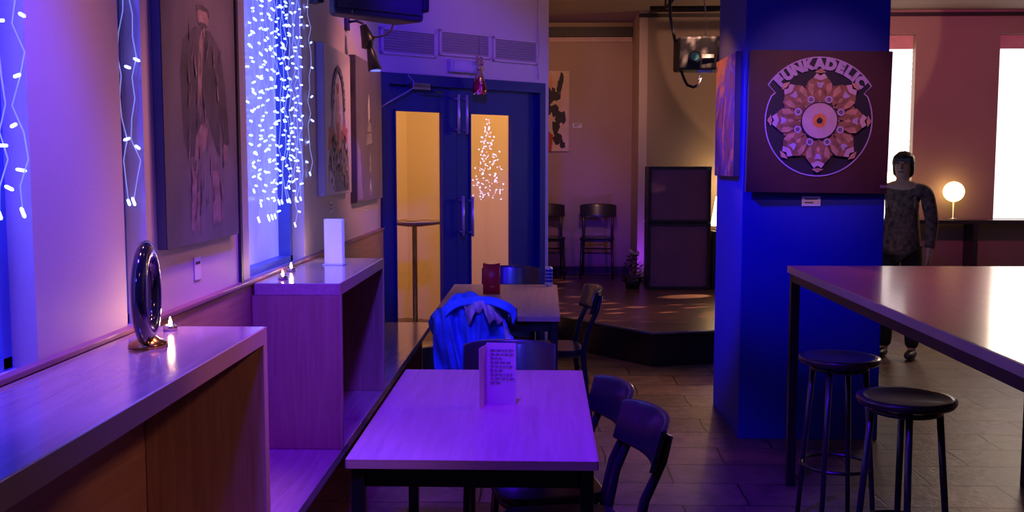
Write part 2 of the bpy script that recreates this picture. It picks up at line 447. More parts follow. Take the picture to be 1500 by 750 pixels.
# ------------------------------------------------------------------ paintings
def blob(cx, cy, rx, ry, n=18, jit=.1, rnd=random, ph=0):
    return [(cx+rx*math.cos(2*math.pi*i/n+ph)*(1+rnd.uniform(-jit, jit)), cy+ry*math.sin(2*math.pi*i/n+ph)*(1+rnd.uniform(-jit, jit))) for i in range(n)]
def canvas(name, label, M, w, h, thick, shapes, mats, cat='painting'):
    """shapes: (pts2d, material index) on the front, in metres, origin bottom-left of the canvas; local x right, y = into wall, z up"""
    o = MB(); o.box(0, w, 0, thick, 0, h, bev=.004)
    for f in o.bm.faces:
        if f.normal.y > -.5 and True: f.material_index = 0
    z = .0012
    for i, (pts, mi) in enumerate(shapes):
        dy = -(z+i*.00012)
        p = [(a, dy, b_) for a, b_ in pts]
        o.poly(p, mi=mi)
    r = o.build(name, mats, None, fixn=False)
    r.matrix_world = M
    return tag(r, label, cat)
def wall_M(y_near, z, off):   # left wall: local x runs away from camera (+Y), local y into the wall (-X)
    return Matrix(((0, -1, 0, WX+off), (1, 0, 0, y_near), (0, 0, 1, z), (0, 0, 0, 1)))
rp = random.Random(3)
# 1 dark portrait of a standing figure in a long coat
c1 = mat('canvas_charcoal', (.10, .085, .13), .55, var=.3, scale=5, stretch=(1, 1, .5))
c1b = mat('paint_coat', (.04, .033, .06), .6, var=.5, scale=16, stretch=(1, 1, .5))
c1c = mat('paint_mauve', (.19, .12, .16), .6, var=.4, scale=20)
c1d = mat('paint_shade', (.10, .08, .12), .6, var=.4, scale=12)
W1, H1 = .74, 1.05
sx = lambda l: [((.52+(a-.5)*1.12)*W1, b_*.80) for a, b_ in l]
port = [
 (sx([(.3, .04), (.42, .03), (.44, .3), (.5, .46), (.56, .3), (.57, .05), (.7, .06), (.72, .3), (.75, .5), (.7, .8), (.62, .9), (.36, .9), (.26, .8), (.24, .5), (.27, .3)]), 3),
 (sx([(.24, .42), (.22, .7), (.26, .83), (.4, .9), (.6, .9), (.72, .83), (.78, .66), (.82, .42), (.74, .40), (.7, .52), (.66, .36), (.56, .48), (.5, .58), (.42, .36), (.3, .36)]), 2),
 (sx([(.44, .5), (.5, .84), (.53, .9), (.49, .9), (.45, .84), (.41, .6)]), 4), (sx([(.36, .34), (.5, .4), (.53, .48), (.45, .5), (.38, .44)]), 4),
 (sx([(.3, .06), (.4, .05), (.41, .3), (.33, .3)]), 4), (sx([(.57, .07), (.68, .08), (.66, .3), (.57, .3)]), 4),
 (sx([(.72, .34), (.79, .35), (.8, .41), (.74, .42)]), 4),
 (sx(blob(.5, .945, .07, .045, 16, .04, rp)), 4), (sx([(.42, .96), (.43, .99), (.5, 1.0-.002), (.58, .99), (.585, .955), (.55, .975), (.46, .975)]), 2),
 (sx([(.44, .915), (.5, .9), (.56, .915), (.53, .925), (.47, .925)]), 2),
]
for k in range(46):
    a = rp.uniform(.27, .72); b_ = rp.uniform(.06, .86)
    port.append((sx([(a, b_), (a+.015, b_+.01), (a+rp.uniform(-.02, .05), b_+rp.uniform(.06, .12))]), rp.choice((2, 3, 4))))
canvas('portrait_painting', 'tall dark charcoal painting of a standing figure in a long coat', wall_M(3.1, 1.335, .03), W1, H1, .03, port, [mat('canvas_edge_dark', (.05, .04, .07), .6), c1, c1b, c1d, c1c])
def face_poly(w, h, m=.002): return ([(m, m), (w-m, m), (w-m, h-m), (m, h-m)])
# give each canvas a painted front face
def canv(name, label, M, w, h, thick, shapes, mats): return canvas(name, label, M, w, h, thick, [(face_poly(w, h), 1)]+shapes, mats)
bpy.data.objects.remove(bpy.data.objects['portrait_painting'])
canv('portrait_painting', 'tall dark charcoal painting of a standing figure in a long coat', wall_M(3.1, 1.335, .03), W1, H1, .03, port, [mat('canvas_edge_dark', (.05, .04, .07), .6), c1, c1b, c1d, c1c])
# 2 pale canvas with ornate arched figure
W2, H2 = .72, .8
q = lambda l: [(a*W2, b_*H2) for a, b_ in l]
grey = mat('paint_grey', (.3, .26, .33), .6, var=.5, scale=30); red = mat('paint_red', (.6, .18, .16), .6, var=.4, scale=20)
flesh = mat('paint_flesh', (.68, .42, .38), .6, var=.3, scale=20); dk = mat('paint_dark', (.08, .06, .1), .6, var=.4, scale=20)
sh = [(q([(.12, .02), (.9, .02), (.88, .3), (.8, .4), (.74, .62), (.7, .78), (.6, .88), (.5, .9), (.38, .86), (.28, .74), (.24, .55), (.18, .38), (.1, .2)]), 2),
      (q([(.3, .5), (.34, .7), (.44, .82), (.52, .84), (.62, .78), (.68, .62), (.66, .45), (.36, .42)]), 1),
      (q([(.1, .3), (.3, .34), (.34, .44), (.14, .46)]), 3), (q([(.62, .36), (.84, .36), (.86, .46), (.66, .5)]), 3),
      (q(blob(.48, .62, .08, .07, 14, .05, rp)), 4), (q([(.38, .3), (.6, .3), (.58, .56), (.4, .56)]), 4), (q([(.4, .3), (.56, .3), (.52, .5), (.45, .5)]), 3),
      (q([(.1, .02), (.34, .02), (.3, .14), (.14, .17)]), 1), (q(blob(.48, .73, .05, .04, 12, .1, rp)), 3)]
for k in range(60):
    a = rp.uniform(.16, .82); b_ = rp.uniform(.04, .4)
    sh.append((q(blob(a, b_, .02, .022, 7, .3, rp)), rp.choice((2, 5, 4, 2, 1))))
for k in range(26):
    a = math.pi*(k/25); sh.append((q(blob(.48+.22*math.cos(a), .6+.26*math.sin(a), .025, .02, 8, .2, rp)), 2 if k % 2 else 5))
canv('ornate_painting', 'pale canvas painting of an ornate grey and red arched figure', wall_M(5.35, 1.43, .04), W2, H2, .04, sh, [mat('canvas_edge', (.4, .4, .5), .6), mat('canvas_pale', (.78, .66, .68), .6, var=.05), grey, red, flesh, dk])
# 3 grey canvas with slim white candle shape
W3, H3 = .98, .9
q = lambda l: [(a*W3, b_*H3) for a, b_ in l]
sh = [(q([(.44, .56), (.5, .6), (.5, .7), (.47, .78), (.43, .68)]), 2), (q([(.4, .5), (.56, .5), (.52, .57), (.44, .57)]), 3), (q([(.36, .4), (.58, .42), (.56, .49), (.38, .48)]), 3),
      (q([(.45, .03), (.5, .16), (.55, .03), (.5, .1)]), 2), (q([(.45, .2), (.53, .2), (.5, .38)]), 3), (q([(.03, .02), (.2, .02), (.12, .36), (.03, .42)]), 4),
      (q([(.46, .58), (.475, .72), (.465, .72)]), 2)]
canv('candle_painting', 'grey canvas with a slim white candle-like shape, nearest the doors', wall_M(6.25, 1.36, .04), W3, H3, .04, sh, [mat('canvas_edge_dark', (.05, .04, .07), .6), mat('canvas_grey', (.2, .16, .2), .6, var=.2, scale=3), mat('paint_white', (.85, .82, .7), .6), mat('paint_tan', (.42, .36, .3), .6, var=.4, scale=20), mat('paint_lilac', (.35, .25, .55), .6)])
# 4 abstract on stage wall
W4, H4 = .42, .95
q = lambda l: [(a*W4, b_*H4) for a, b_ in l]
orange = mat('paint_orange', (.8, .35, .12), .6, var=.3, scale=12)
blk = mat('paint_black', (.02, .015, .02), .6)
sh = [(q([(.0, .0), (.5, .0), (.55, .2), (.3, .3), (0, .22)]), 3), (q([(.02, .62), (.4, .55), (.62, .66), (.6, .78), (.4, .82), (.1, .86)]), 2)]
for (a, b_, rx, ry) in ((.78, .9, .06, .08), (.72, .8, .07, .1), (.66, .68, .1, .06), (.6, .5, .12, .07), (.75, .42, .16, .08), (.62, .3, .1, .09), (.68, .16, .13, .07), (.82, .08, .1, .05), (.2, .72, .16, .1), (.3, .6, .2, .08), (.38, .52, .14, .06), (.12, .45, .08, .1), (.48, .86, .05, .1)):
    sh.append((q(blob(a, b_, rx, ry, 13, .35, rp)), 2 if a != .48 else 4))
for k in range(9): sh.append((q([(.25+.02*k, .68), (.27+.02*k, .68), (.1+.07*k, .84+.02*(k % 2))]), 2))
M4 = Matrix.Translation(Vector((px_at_Y(833, 222, 12.27).x-W4, 12.27, px_at_Y(833, 222, 12.27).z)))
canv('abstract_painting', 'abstract canvas with black splashes and red corner on the stage wall', M4, W4, H4, .03, sh, [mat('canvas_edge', (.4, .4, .5), .6), mat('canvas_sand', (.75, .55, .38), .6, var=.1), blk, mat('paint_scarlet', (.5, .06, .02), .6), orange])
# 5 marbled canvas on pillar side : facing left
def marble():
    m, nt, b = new_mat('marbled_paint'); N = nt.nodes; L = nt.links
    tc = N.new('ShaderNodeTexCoord'); mp = N.new('ShaderNodeMapping'); mp.inputs['Scale'].default_value = (2.2, 1, 1.5)
    nz = N.new('ShaderNodeTexNoise'); nz.inputs['Scale'].default_value = 2.4; nz.inputs['Detail'].default_value = 6; nz.inputs['Distortion'].default_value = 1.6
    L.new(tc.outputs['Object'], mp.inputs[0]); L.new(mp.outputs[0], nz.inputs['Vector'])
    sp = N.new('ShaderNodeSeparateXYZ'); L.new(tc.outputs['Object'], sp.inputs[0])
    ma = N.new('ShaderNodeMath'); ma.operation = 'MULTIPLY_ADD'; ma.inputs[1].default_value = .25; L.new(sp.outputs['Z'], ma.inputs[0]); L.new(nz.outputs['Fac'], ma.inputs[2])
    cr = N.new('ShaderNodeValToRGB'); e = cr.color_ramp.elements
    e[0].position = .42; e[0].color = (.16, .04, .06, 1); e[1].position = .85; e[1].color = (.8, .24, .06, 1)
    for p, c in ((.5, (.35, .12, .08, 1)), (.56, (.12, .05, .22, 1)), (.63, (.5, .2, .12, 1)), (.7, (.75, .3, .08, 1))):
        x = e.new(p); x.color = c
    L.new(ma.outputs[0], cr.inputs[0]); L.new(cr.outputs[0], b.inputs['Base Color']); b.inputs['Roughness'].default_value = .5
    return m
M5 = Matrix(((0, 1, 0, 1.129-.035), (-1, 0, 0, 6.66), (0, 0, 1, 1.525), (0, 0, 0, 1)))
canv('marbled_painting', 'orange and purple marbled canvas seen edge-on on the side of the blue pillar', M5, .66, .72, .035, [], [mat('canvas_edge_dark', (.05, .04, .07), .6), marble()])

# 6 square poster canvas on pillar front : generic kaleidoscope with arched lettering
W6, H6 = .795, .795
cream_p = mat('print_pink', (.62, .38, .5), .5, var=.08, scale=20); pbrown = mat('print_brown', (.30, .13, .08), .5, var=.4, scale=25)
ptan = mat('print_tan', (.55, .27, .19), .5, var=.3, scale=25); pdark = mat('print_maroon', (.065, .014, .022), .5); plil = mat('print_lilac', (.5, .33, .6), .5, var=.1, scale=20)
pnavy = mat('print_night', (.02, .012, .03), .5); porange = mat('print_orange', (.8, .25, .06), .5, var=.2, scale=40)
CX, CY, RR = .393, .405, .298
sh = []
def ngon(cx, cy, r, n=48, ry=None): return [(cx+r*math.cos(2*math.pi*i/n), cy+(ry or r)*math.sin(2*math.pi*i/n)) for i in range(n)]
def ringpoly(outer, inner, mi):
    n = len(outer)
    for i in range(n):
        j = (i+1) % n; sh.append(([outer[i], outer[j], inner[j], inner[i]], mi))
# banner outline + disc outline
a0, a1 = R(33), R(147)
def arc(r, a, b_, n): return [(CX+r*math.cos(a+(b_-a)*i/n), CY+.01+r*math.sin(a+(b_-a)*i/n)) for i in range(n+1)]
def outline(e):
    # union of disc and the letter band above it
    p = arc(RR+.045+e, a0-e*1.2, a1+e*1.2, 30)
    p += [(CX+(RR-.015)*math.cos(a1+.02+e*1.0), CY+.01+(RR-.02)*math.sin(a1+.02+e))] if e == 0 else [(CX+(RR-.012+e)*math.cos(a1+.045), CY+.01+(RR-.015+e)*math.sin(a1+.045))]
    p += [(CX+(RR+e)*math.cos(a), CY+(RR+.01+e)*math.sin(a)) for a in [a1+.12+(2*math.pi-(a1-a0)-.24)*i/44 for i in range(45)]]
    p += [(CX+(RR-.012+e)*math.cos(a0-.045), CY+.01+(RR-.015+e)*math.sin(a0-.045))]
    return p
O, I = outline(.0035), outline(-.0035)
sh.append((outline(0), 2))
n = min(len(O), len(I))
for i in range(n):
    j = (i+1) % n; sh.append(([O[i], O[j], I[j], I[i]], 3))
def pol(r, a): return (CX+r*1.08*math.cos(a), CY+r*1.08*math.sin(a))
sh.append((ngon(CX, CY, .21, 40), 4))
for k in range(16): sh.append((blob(CX+.2*math.cos(k*.3927+.2), CY+.2*math.sin(k*.3927+.2), .035, .035, 11, .25, random.Random(k)), 2 if k % 2 else 4))
for k in range(8):
    a = 2*math.pi*k/8+math.pi/8*0+math.pi/2
    for s_ in (-1, 1):
        sh.append(([pol(.10, a+s_*.06), pol(.12, a+s_*.34), pol(.17, a+s_*.38), pol(.21, a+s_*.26), pol(.235, a+s_*.1), pol(.2, a), pol(.14, a)], 4))
        sh.append(([pol(.135, a+s_*.3), pol(.175, a+s_*.36), pol(.205, a+s_*.3), pol(.19, a+s_*.18), pol(.16, a+s_*.2)], 5))
        c = pol(.118, a+s_*math.pi/8); 
        sh.append((ngon(c[0], c[1], .021, 14), 3)); sh.append((ngon(c[0], c[1], .010, 12), 2)); sh.append((ngon(c[0], c[1], .004, 8), 6))
    c = pol(.205, a); sh.append(([pol(.225, a-.16), pol(.245, a-.08), pol(.232, a), pol(.245, a+.08), pol(.225, a+.16), pol(.206, a)], 6))
    sh.append(([pol(.252, a-.12), pol(.268, a), pol(.252, a+.12), pol(.243, a)], 5))
    sh.append(([pol(.125, a), pol(.15, a-.07), pol(.165, a), pol(.15, a+.07)], 5))
    sh.append(([pol(.17, a-.05), pol(.2, a-.1), pol(.196, a), pol(.2, a+.1), pol(.17, a+.05)], 3))
    c = pol(.1, a+.0); sh.append((ngon(c[0], c[1], .004, 8), 6))
sh.append((ngon(CX, CY, .104, 48), 2)); sh.append((ngon(CX, CY, .098, 48), 6))
st_ = []
for i in range(40):
    r_ = .046 if i % 2 else .034; st_.append((CX+r_*math.cos(2*math.pi*i/40), CY+r_*math.sin(2*math.pi*i/40)))
sh.append((st_, 7)); sh.append((ngon(CX, CY, .017, 20), 2))
# signature scribble
for k in range(5): sh.append(([(.745+.008*k, .035), (.749+.008*k, .035), (.752+.008*k, .05), (.748+.008*k, .05)], 3))
M6 = Matrix.Translation(Vector((1.135, 5.838, 1.44))) @ Matrix.Rotation(R(.7), 4, 'Y') @ Matrix.Rotation(R(1.2), 4, 'Z')
pst = canv('poster_canvas', 'square maroon canvas with a circular kaleidoscope design and arched lettering on the pillar', M6, W6, H6, .035, sh,
           [mat('canvas_edge_dark', (.05, .04, .07), .6), pdark, pnavy, plil, pbrown, ptan, cream_p, porange])
def text_mesh(ch, size, bold=.0):
    cu = bpy.data.curves.new('t', 'FONT'); cu.body = ch; cu.size = size; cu.offset = bold; cu.align_x = 'CENTER'; cu.resolution_u = 3
    o = bpy.data.objects.new('t', cu); COL.objects.link(o)
    bpy.context.view_layer.update()
    me = bpy.data.meshes.new_from_object(o.evaluated_get(bpy.context.evaluated_depsgraph_get()))
    bpy.data.objects.remove(o); bpy.data.curves.remove(cu)
    return me
word = 'FUNKADELIC'; wid = [.9, 1, 1, 1, 1.05, 1, .9, .85, .5, .9]
tot = sum(wid); cur = 0; ltr = MB()
for ch, w_ in zip(word, wid):
    f = (cur+w_/2)/tot; cur += w_
    a = a1-R(4.5)-(a1-a0-R(9))*f
    me = text_mesh(ch, .080, .0065)
    r_ = RR-.018
    Mx = Matrix.Translation(Vector((CX+r_*math.cos(a), -.012, CY+.01+r_*math.sin(a)))) @ Matrix.Rotation(-(a-math.pi/2), 4, 'Y') @ Matrix.Rotation(R(90), 4, 'X')
    me.transform(Mx); ltr.bm.from_mesh(me); bpy.data.meshes.remove(me)
ltr.build('lettering', plil, pst)
# wall cards (title labels)
def card(M, w, h, label, lines=2, m=None):
    o = MB(); o.box(0, w, 0, .003, 0, h)
    for i in range(lines):
        z = h*(.72-.36*i); o.box(w*.15, w*(.85-.25*i), -.0008, 0, z-h*.06, z+h*.06, mi=1)
    r = o.build('title_card', [m or white_card, dark_ink]); r.matrix_world = M
    return tag(r, label, 'title card', 'title cards beside the paintings')
card(Matrix.Translation(px_at_Y(1171, 301, 5.895)), .105, .055, 'white title card below the square canvas on the pillar')
p = px_at_Y(838, 188, 12.295); card(Matrix.Translation(p), .11, .055, 'small title card on the stage wall beside the abstract painting')
card(wall_M(3.42, 1.205, .004), .065, .08, 'title card below the dark portrait, one edge curling', 1)
card(wall_M(5.63, 1.33, .004), .06, .06, 'title card below the ornate pale canvas', 2)
card(wall_M(6.72, 1.29, .004), .07, .05, 'title card below the grey candle canvas', 2)

# ------------------------------------------------------------------ doors
def wbox(x0, x1, y0, y1, z0, z1, bev=0): return MB().box(x0, x1, y0, y1, z0, z1, bev=bev, M=WM)
d = thing('door_1', '', '', (WC.x+.5, WC.y+.5, 0)); del d['label'], d['category']; d['kind'] = 'structure'
f = MB()
f.box(.0, DT0+.055, -.03, .14, 0, DTOP, M=WM); f.box(DT1-.06, DT1, -.03, .14, 0, DTOP, M=WM); f.box(.0, DT1, -.031, .14, DTOP-.08, DTOP, M=WM)
f.build('door_frame', navy, d, True)
tm = t_of(671.5)
def leaf(t0, t1, g0, g1, ztop):
    m = MB(); z1 = DTOP-.079
    m.box(t0, t_of(g0), .02, .07, .01, z1, M=WM); m.box(t_of(g1), t1, .02, .07, .01, z1, M=WM)
    m.box(t_of(g0), t_of(g1), .02, .07, ztop, z1, M=WM); m.box(t_of(g0), t_of(g1), .02, .07, .01, .2, M=WM)
    # beads round the glass
    for a, b_ in ((t_of(g0), t_of(g0)+.012), (t_of(g1)-.012, t_of(g1))): m.box(a, b_, .01, .045, .2, ztop, M=WM)
    m.box(t_of(g0), t_of(g1), .01, .045, ztop-.012, ztop, M=WM)
    lf = m.build('door_leaf', navy, d, True)
    wbox(t_of(g0), t_of(g1), .043, .049, .2, ztop).build('door_pane', glass('door_glass', 1.85), lf, True)
    return lf
zt_ = wz(616, 162)
l1 = leaf(DT0+.057, tm-.002, 580, 652, zt_); l2 = leaf(tm+.002, DT1-.062, 690, 753, zt_)
def pull(xp, y_a, y_b, par):
    t = t_of(xp); za, zb_ = wz(xp, y_a), wz(xp, y_b)
    m = MB(); P = lambda y, z: WM @ Vector((t, y, z))
    m.tube([P(-.045, za), P(-.045, zb_)], .011, 10)
    for z in (za-.03, zb_+.03): m.tube([P(-.045, z), P(.022, z)], .007, 8)
    m.build('door_handle', chrome, par, True)
for xp, a, b_, lf in ((667, 140, 196, l1), (679, 141, 197, l2), (673, 287, 345, l1), (687, 288, 346, l2)): pull(xp, a, b_, lf)
# door closer
m = MB(); m.box(t_of(600), t_of(625), -.05, -.031, wz(612, 133), wz(612, 124), bev=.004, M=WM)
m.box(t_of(600), t_of(625), -.05, .02, wz(612, 130), wz(612, 124), M=WM)
m.build('door_closer', mat('closer_silver', (.5, .42, .36), .35, metal=.7), d, True)
MB().tube([WM @ Vector((t_of(615), -.055, wz(615, 136))), WM @ Vector((t_of(643), -.06, wz(643, 137)))], .007, 6).build('closer_arm', black, d, True)
# vents above the door
for i, (a, b_, ya, yb) in enumerate(((558, 638, 40, 80), (643, 716, 44, 86), (721, 785, 54, 93))):
    t = thing('air_vent', ['white louvred air vent, leftmost above the doors', 'white louvred air vent in the middle above the doors', 'white louvred air vent, rightmost above the doors'][i], 'vent',
              WM @ Vector(((t_of(a)+t_of(b_))/2, 0, 2.4)), 0, 'louvred vents above the doors')
    T0, T1, z1, z0 = t_of(a), t_of(b_), 2.6, 2.4
    z1 = wz((a+b_)/2, (ya+ya+9)/2+2); z0 = z1-.19
    fr = MB()
    for q_ in ((T0, T1, z1-.018, z1), (T0, T1, z0, z0+.018), (T0, T0+.018, z0, z1), (T1-.018, T1, z0, z1)): fr.box(q_[0], q_[1], -.022, 0, q_[2], q_[3], M=WM)
    fr.build('vent_frame', wall_paint, t, True)
    wbox(T0+.01, T1-.01, -.004, 0, z0+.01, z1-.01).build('vent_backing', mat('vent_dark', (.05, .03, .08), .7), t, True)
    sl = MB()
    for k in range(8):
        z = z0+.026+k*(z1-z0-.046)/7.5
        Mx = WM @ Matrix.Translation(Vector(((T0+T1)/2, -.012, z))) @ Matrix.Rotation(R(-35), 4, 'X')
        sl.box(-(T1-T0)/2+.018, (T1-T0)/2-.018, -.011, .011, -.0012, .0012, M=Mx)
    sl.build('louvres', wall_paint, t, True)
# emergency light box over door
t = thing('exit_light', 'small white box light fitting above the double doors', 'light fitting', WM @ Vector((t_of(677), 0, wz(677, 99))))
wbox(t_of(655), t_of(700), -.05, 0, wz(677, 109), wz(677, 91), .006).build('housing', mat('lamp_housing', (.5, .42, .62), .35), t, True)
wbox(t_of(660), t_of(696), -.054, -.05, wz(677, 106), wz(677, 94)).build('diffuser', mat('lamp_diffuser', (.6, .5, .75), .3), t, True)
# tinsel bell ornament hanging before it
orn = thing('tinsel_ornament', 'crumpled red and gold foil bell hanging above the double doors', 'ornament', WM @ Vector((t_of(688), -.12, wz(688, 85))))
ol = orn.location; orn.scale = (1.5, 1.5, 1.2)
MB().tube([ol+Vector((0, 0, .0)), ol+Vector((0, 0, .14))], .0015, 4).build('string', dark_ink, orn, True)
foil_r = mat('red_foil', (.55, .04, .12), .22, metal=.9, bump=.8, bscale=60); foil_g = mat('gold_foil', (.85, .6, .42), .2, metal=.95, bump=.8, bscale=60)
ro = random.Random(11)
for part, mt, s_ in (('skirt', foil_r, 0), ('ribbon', foil_g, 1)):
    m = MB()
    for k in range(17):
        a = 2*math.pi*k/17+s_*.2; r0 = .012; r1 = ro.uniform(.045, .062); zt = -.13 if s_ == 0 else -.1
        zb2 = ro.uniform(-.3, -.26)
        w_ = ro.uniform(.1, .16) if s_ == 0 else .06
        c0 = ol+Vector((r0*math.cos(a), r0*math.sin(a), zt)); c1_ = ol+Vector((r1*math.cos(a), r1*math.sin(a), zb2)); 
        tv = Vector((-math.sin(a), math.cos(a), 0)); rv = Vector((math.cos(a), math.sin(a), 0))
        mid = (c0+c1_)/2+rv*.008
        m.poly([c0-tv*.004, c0+tv*.004, mid+tv*w_*.12, mid-tv*w_*.12]); m.poly([mid-tv*w_*.12, mid+tv*w_*.12, c1_+tv*w_*.15, c1_-tv*w_*.15])
    m.build(part, mt, orn, True)
m = MB()
for k in range(9):
    a = ro.uniform(0, 6.28); m.ball(ol+Vector((.022*math.cos(a), .022*math.sin(a), -.02-.011*k)), .016, sub=1, sc=(1, .7, 1.1))
for f_ in m.bm.faces: f_.smooth = False
m.build('foil_knot', foil_g, orn, True)
# cable on wall corner right of door, cable at closer
def cable(name, pts, r, m, label): 
    o = MB().tube(pts, r, 6).build(name, m); return tag(o, label, 'cable')
P = lambda xp, yp, off=-.012: WM @ Vector((t_of(xp), off, wz(xp, yp)))
cable('wall_cable', [P(786.5, -60), P(786, 0), P(786, 50), P(788, 75), P(785.5, 95), P(787, 118)], .004, mat('white_cable', (.5, .4, .55), .5), 'thin cable running down the white wall right of the doors')
cable('closer_cable', [P(553, 159, -.04), P(565, 150, -.06), P(585, 139, -.06), P(599, 131, -.06), P(600, 122, -.06), P(594, 112, -.04)], .005, mat('grey_cable', (.35, .33, .55), .4), 'pale looping cable across the top left of the door frame')

# ------------------------------------------------------------------ wall loudspeaker and spot lamp
sp = thing('wall_speaker', 'large black loudspeaker bracketed high on the left wall', 'loudspeaker', (-.8, 5.05, 2.31), math.atan2(.686, .728))
sp.location = (-1.0, 4.87, 2.31)
m = MB(); m.prism([(0, 0), (.54, 0), (.50, .2), (.06, .13)], 0, .36)
mod_bevel(m.build('cabinet', mat('speaker_black', (.03, .03, .04), .4, bump=.2, bscale=150), sp), .02, 3)
MB().box(.03, .51, -.012, -.002, .03, .33, bev=.005).build('grille', mat('speaker_grille', (.02, .02, .03), .45, bump=.6, bscale=400), sp)
MB().box(.525, .565, -.01, .06, .05, .35, bev=.015).build('side_cheek', black, sp)
MB().tube([(.08, .1, .2), (.02, .16, .2)], .02, 8).box(-.01, .03, .12, .2, .06, .3, bev=.008).build('bracket', black, sp)
MB().ball((.12, -.0, .02), .018, sc=(1, .6, 1)).build('knob', black, sp)
sl_ = thing('wall_spotlight', 'black cone wall spotlight pointing down beside the loudspeaker', 'wall lamp', (WX, 6.15, 2.43))
wp = lambda x, y, Y: px_at_Y(x, y, Y)
a = Vector((WX, 6.15, 2.43))
MB().box(WX+.001, WX+.025, 6.12, 6.18, 2.39, 2.47, bev=.006).build('wall_plate', black, sl_, True)
MB().tube([a+Vector((.02, 0, .01)), a+Vector((.07, 0, .015)), a+Vector((.11, 0, 0))], .008, 8).build('arm', black, sl_, True)
p0, p1, p2, p3 = wp(534, 40, 6.1), wp(541, 60, 6.1), wp(544, 75, 6.1), wp(551, 104, 6.1)
MB().tube([p0, p1, wp(539, 74, 6.1)], [.02, .04, .03], 14).build('lamp_body', black, sl_, True)
MB().tube([p2-Vector((0, 0, -.03)), p2, p3], [.012, .02, .042], 18).build('lamp_shade', black, sl_, True)
MB().tube([p3-Vector((0, 0, 0.001)), p3-Vector((0, 0, .008))], [.034, .03], 16).build('lens', emis('blue_led', (.15, .2, 1), 1.2), sl_, True)
cable('speaker_cable', [wp(549, 57, 6.1), wp(556, 57, 6.05), wp(566, 54, 5.9), wp(575, 47, 5.7), wp(578, 38, 5.45), wp(575, 30, 5.3)], .005, black, 'black cable looping between the wall spotlight and the loudspeaker')

# ------------------------------------------------------------------ lobby cocktail table
ct = thing('cocktail_table', 'tall round steel table standing behind the glass doors', 'table', (-1.13, 8.85, 0))
MB().lathe([(0, 1.06), (.08, 1.06), (.26, 1.085), (.27, 1.1), (.265, 1.112), (0, 1.112)], 36).build('table_top', mat('grey_laminate', (.25, .17, .13), .35), ct)
MB().lathe([(0, .02), (.022, .02), (.022, 1.06), (.05, 1.075), (0, 1.08)], 16).build('pole', steel, ct)
MB().lathe([(0, 0), (.24, 0), (.24, .012), (.03, .03), (0, .03)], 32).build('base', steel, ct)
m = MB(); rl = random.Random(5)
for k in range(7):
    x_, y_ = rl.uniform(-.18, .18), rl.uniform(-.16, .1); m.box(x_-.05, x_+.05, y_-.03, y_+.03, 1.1125+.0016*k, 1.114+.0016*k, M=Matrix.Rotation(rl.uniform(-.3, .3), 4, 'Z'))
m.bm.verts.ensure_lookup_table()
o = m.build('leaflets', mat('leaflet_paper', (.55, .35, .25), .6)); o.location = (-1.13, 8.85, 0); tag(o, 'scattered leaflets lying on the tall round table behind the doors', 'papers', kind='stuff')

# ------------------------------------------------------------------ low tables
def low_table(x0, x1, y0, y1, label):
    t = thing('cafe_table', label, 'table', ((x0+x1)/2, (y0+y1)/2, 0))
    mod_bevel(box(x0, x1, y0, y1, .722, .75).build('table_top', table_wood, t, True), .003)
    e = MB(); e.box(x0+.001, x1-.001, y0-.003, y0, .7225, .749); e.box(x1, x1+.003, y0, y1, .7225, .749); e.box(x0-.003, x0, y0, y1, .7225, .749); e.box(x0, x1, y1, y1+.003, .7225, .749)
    e.build('edge_band', edge_wood, t, True)
    ap = MB(); g = .03
    for q_ in ((x0+g, x1-g, y0+g, y0+g+.025), (x0+g, x1-g, y1-g-.025, y1-g), (x0+g, x0+g+.025, y0+g, y1-g), (x1-g-.025, x1-g, y0+g, y1-g)): ap.box(*q_, .66, .7215)
    ap.build('apron', black, t, True)
    for xx in (x0+.01, x1-.05):
        for yy in (y0+.01, y1-.05): box(xx, xx+.04, yy, yy+.04, 0, .7215, bev=.003).build('leg', black, t, True)
    return t
low_table(-.572, .154, 2.88, 4.18, 'nearest low cafe table, its pale top lit violet, with the upright menu')
low_table(-.635, .085, 5.67, 7.2, 'farther low cafe table with the red menu, in front of the double doors')

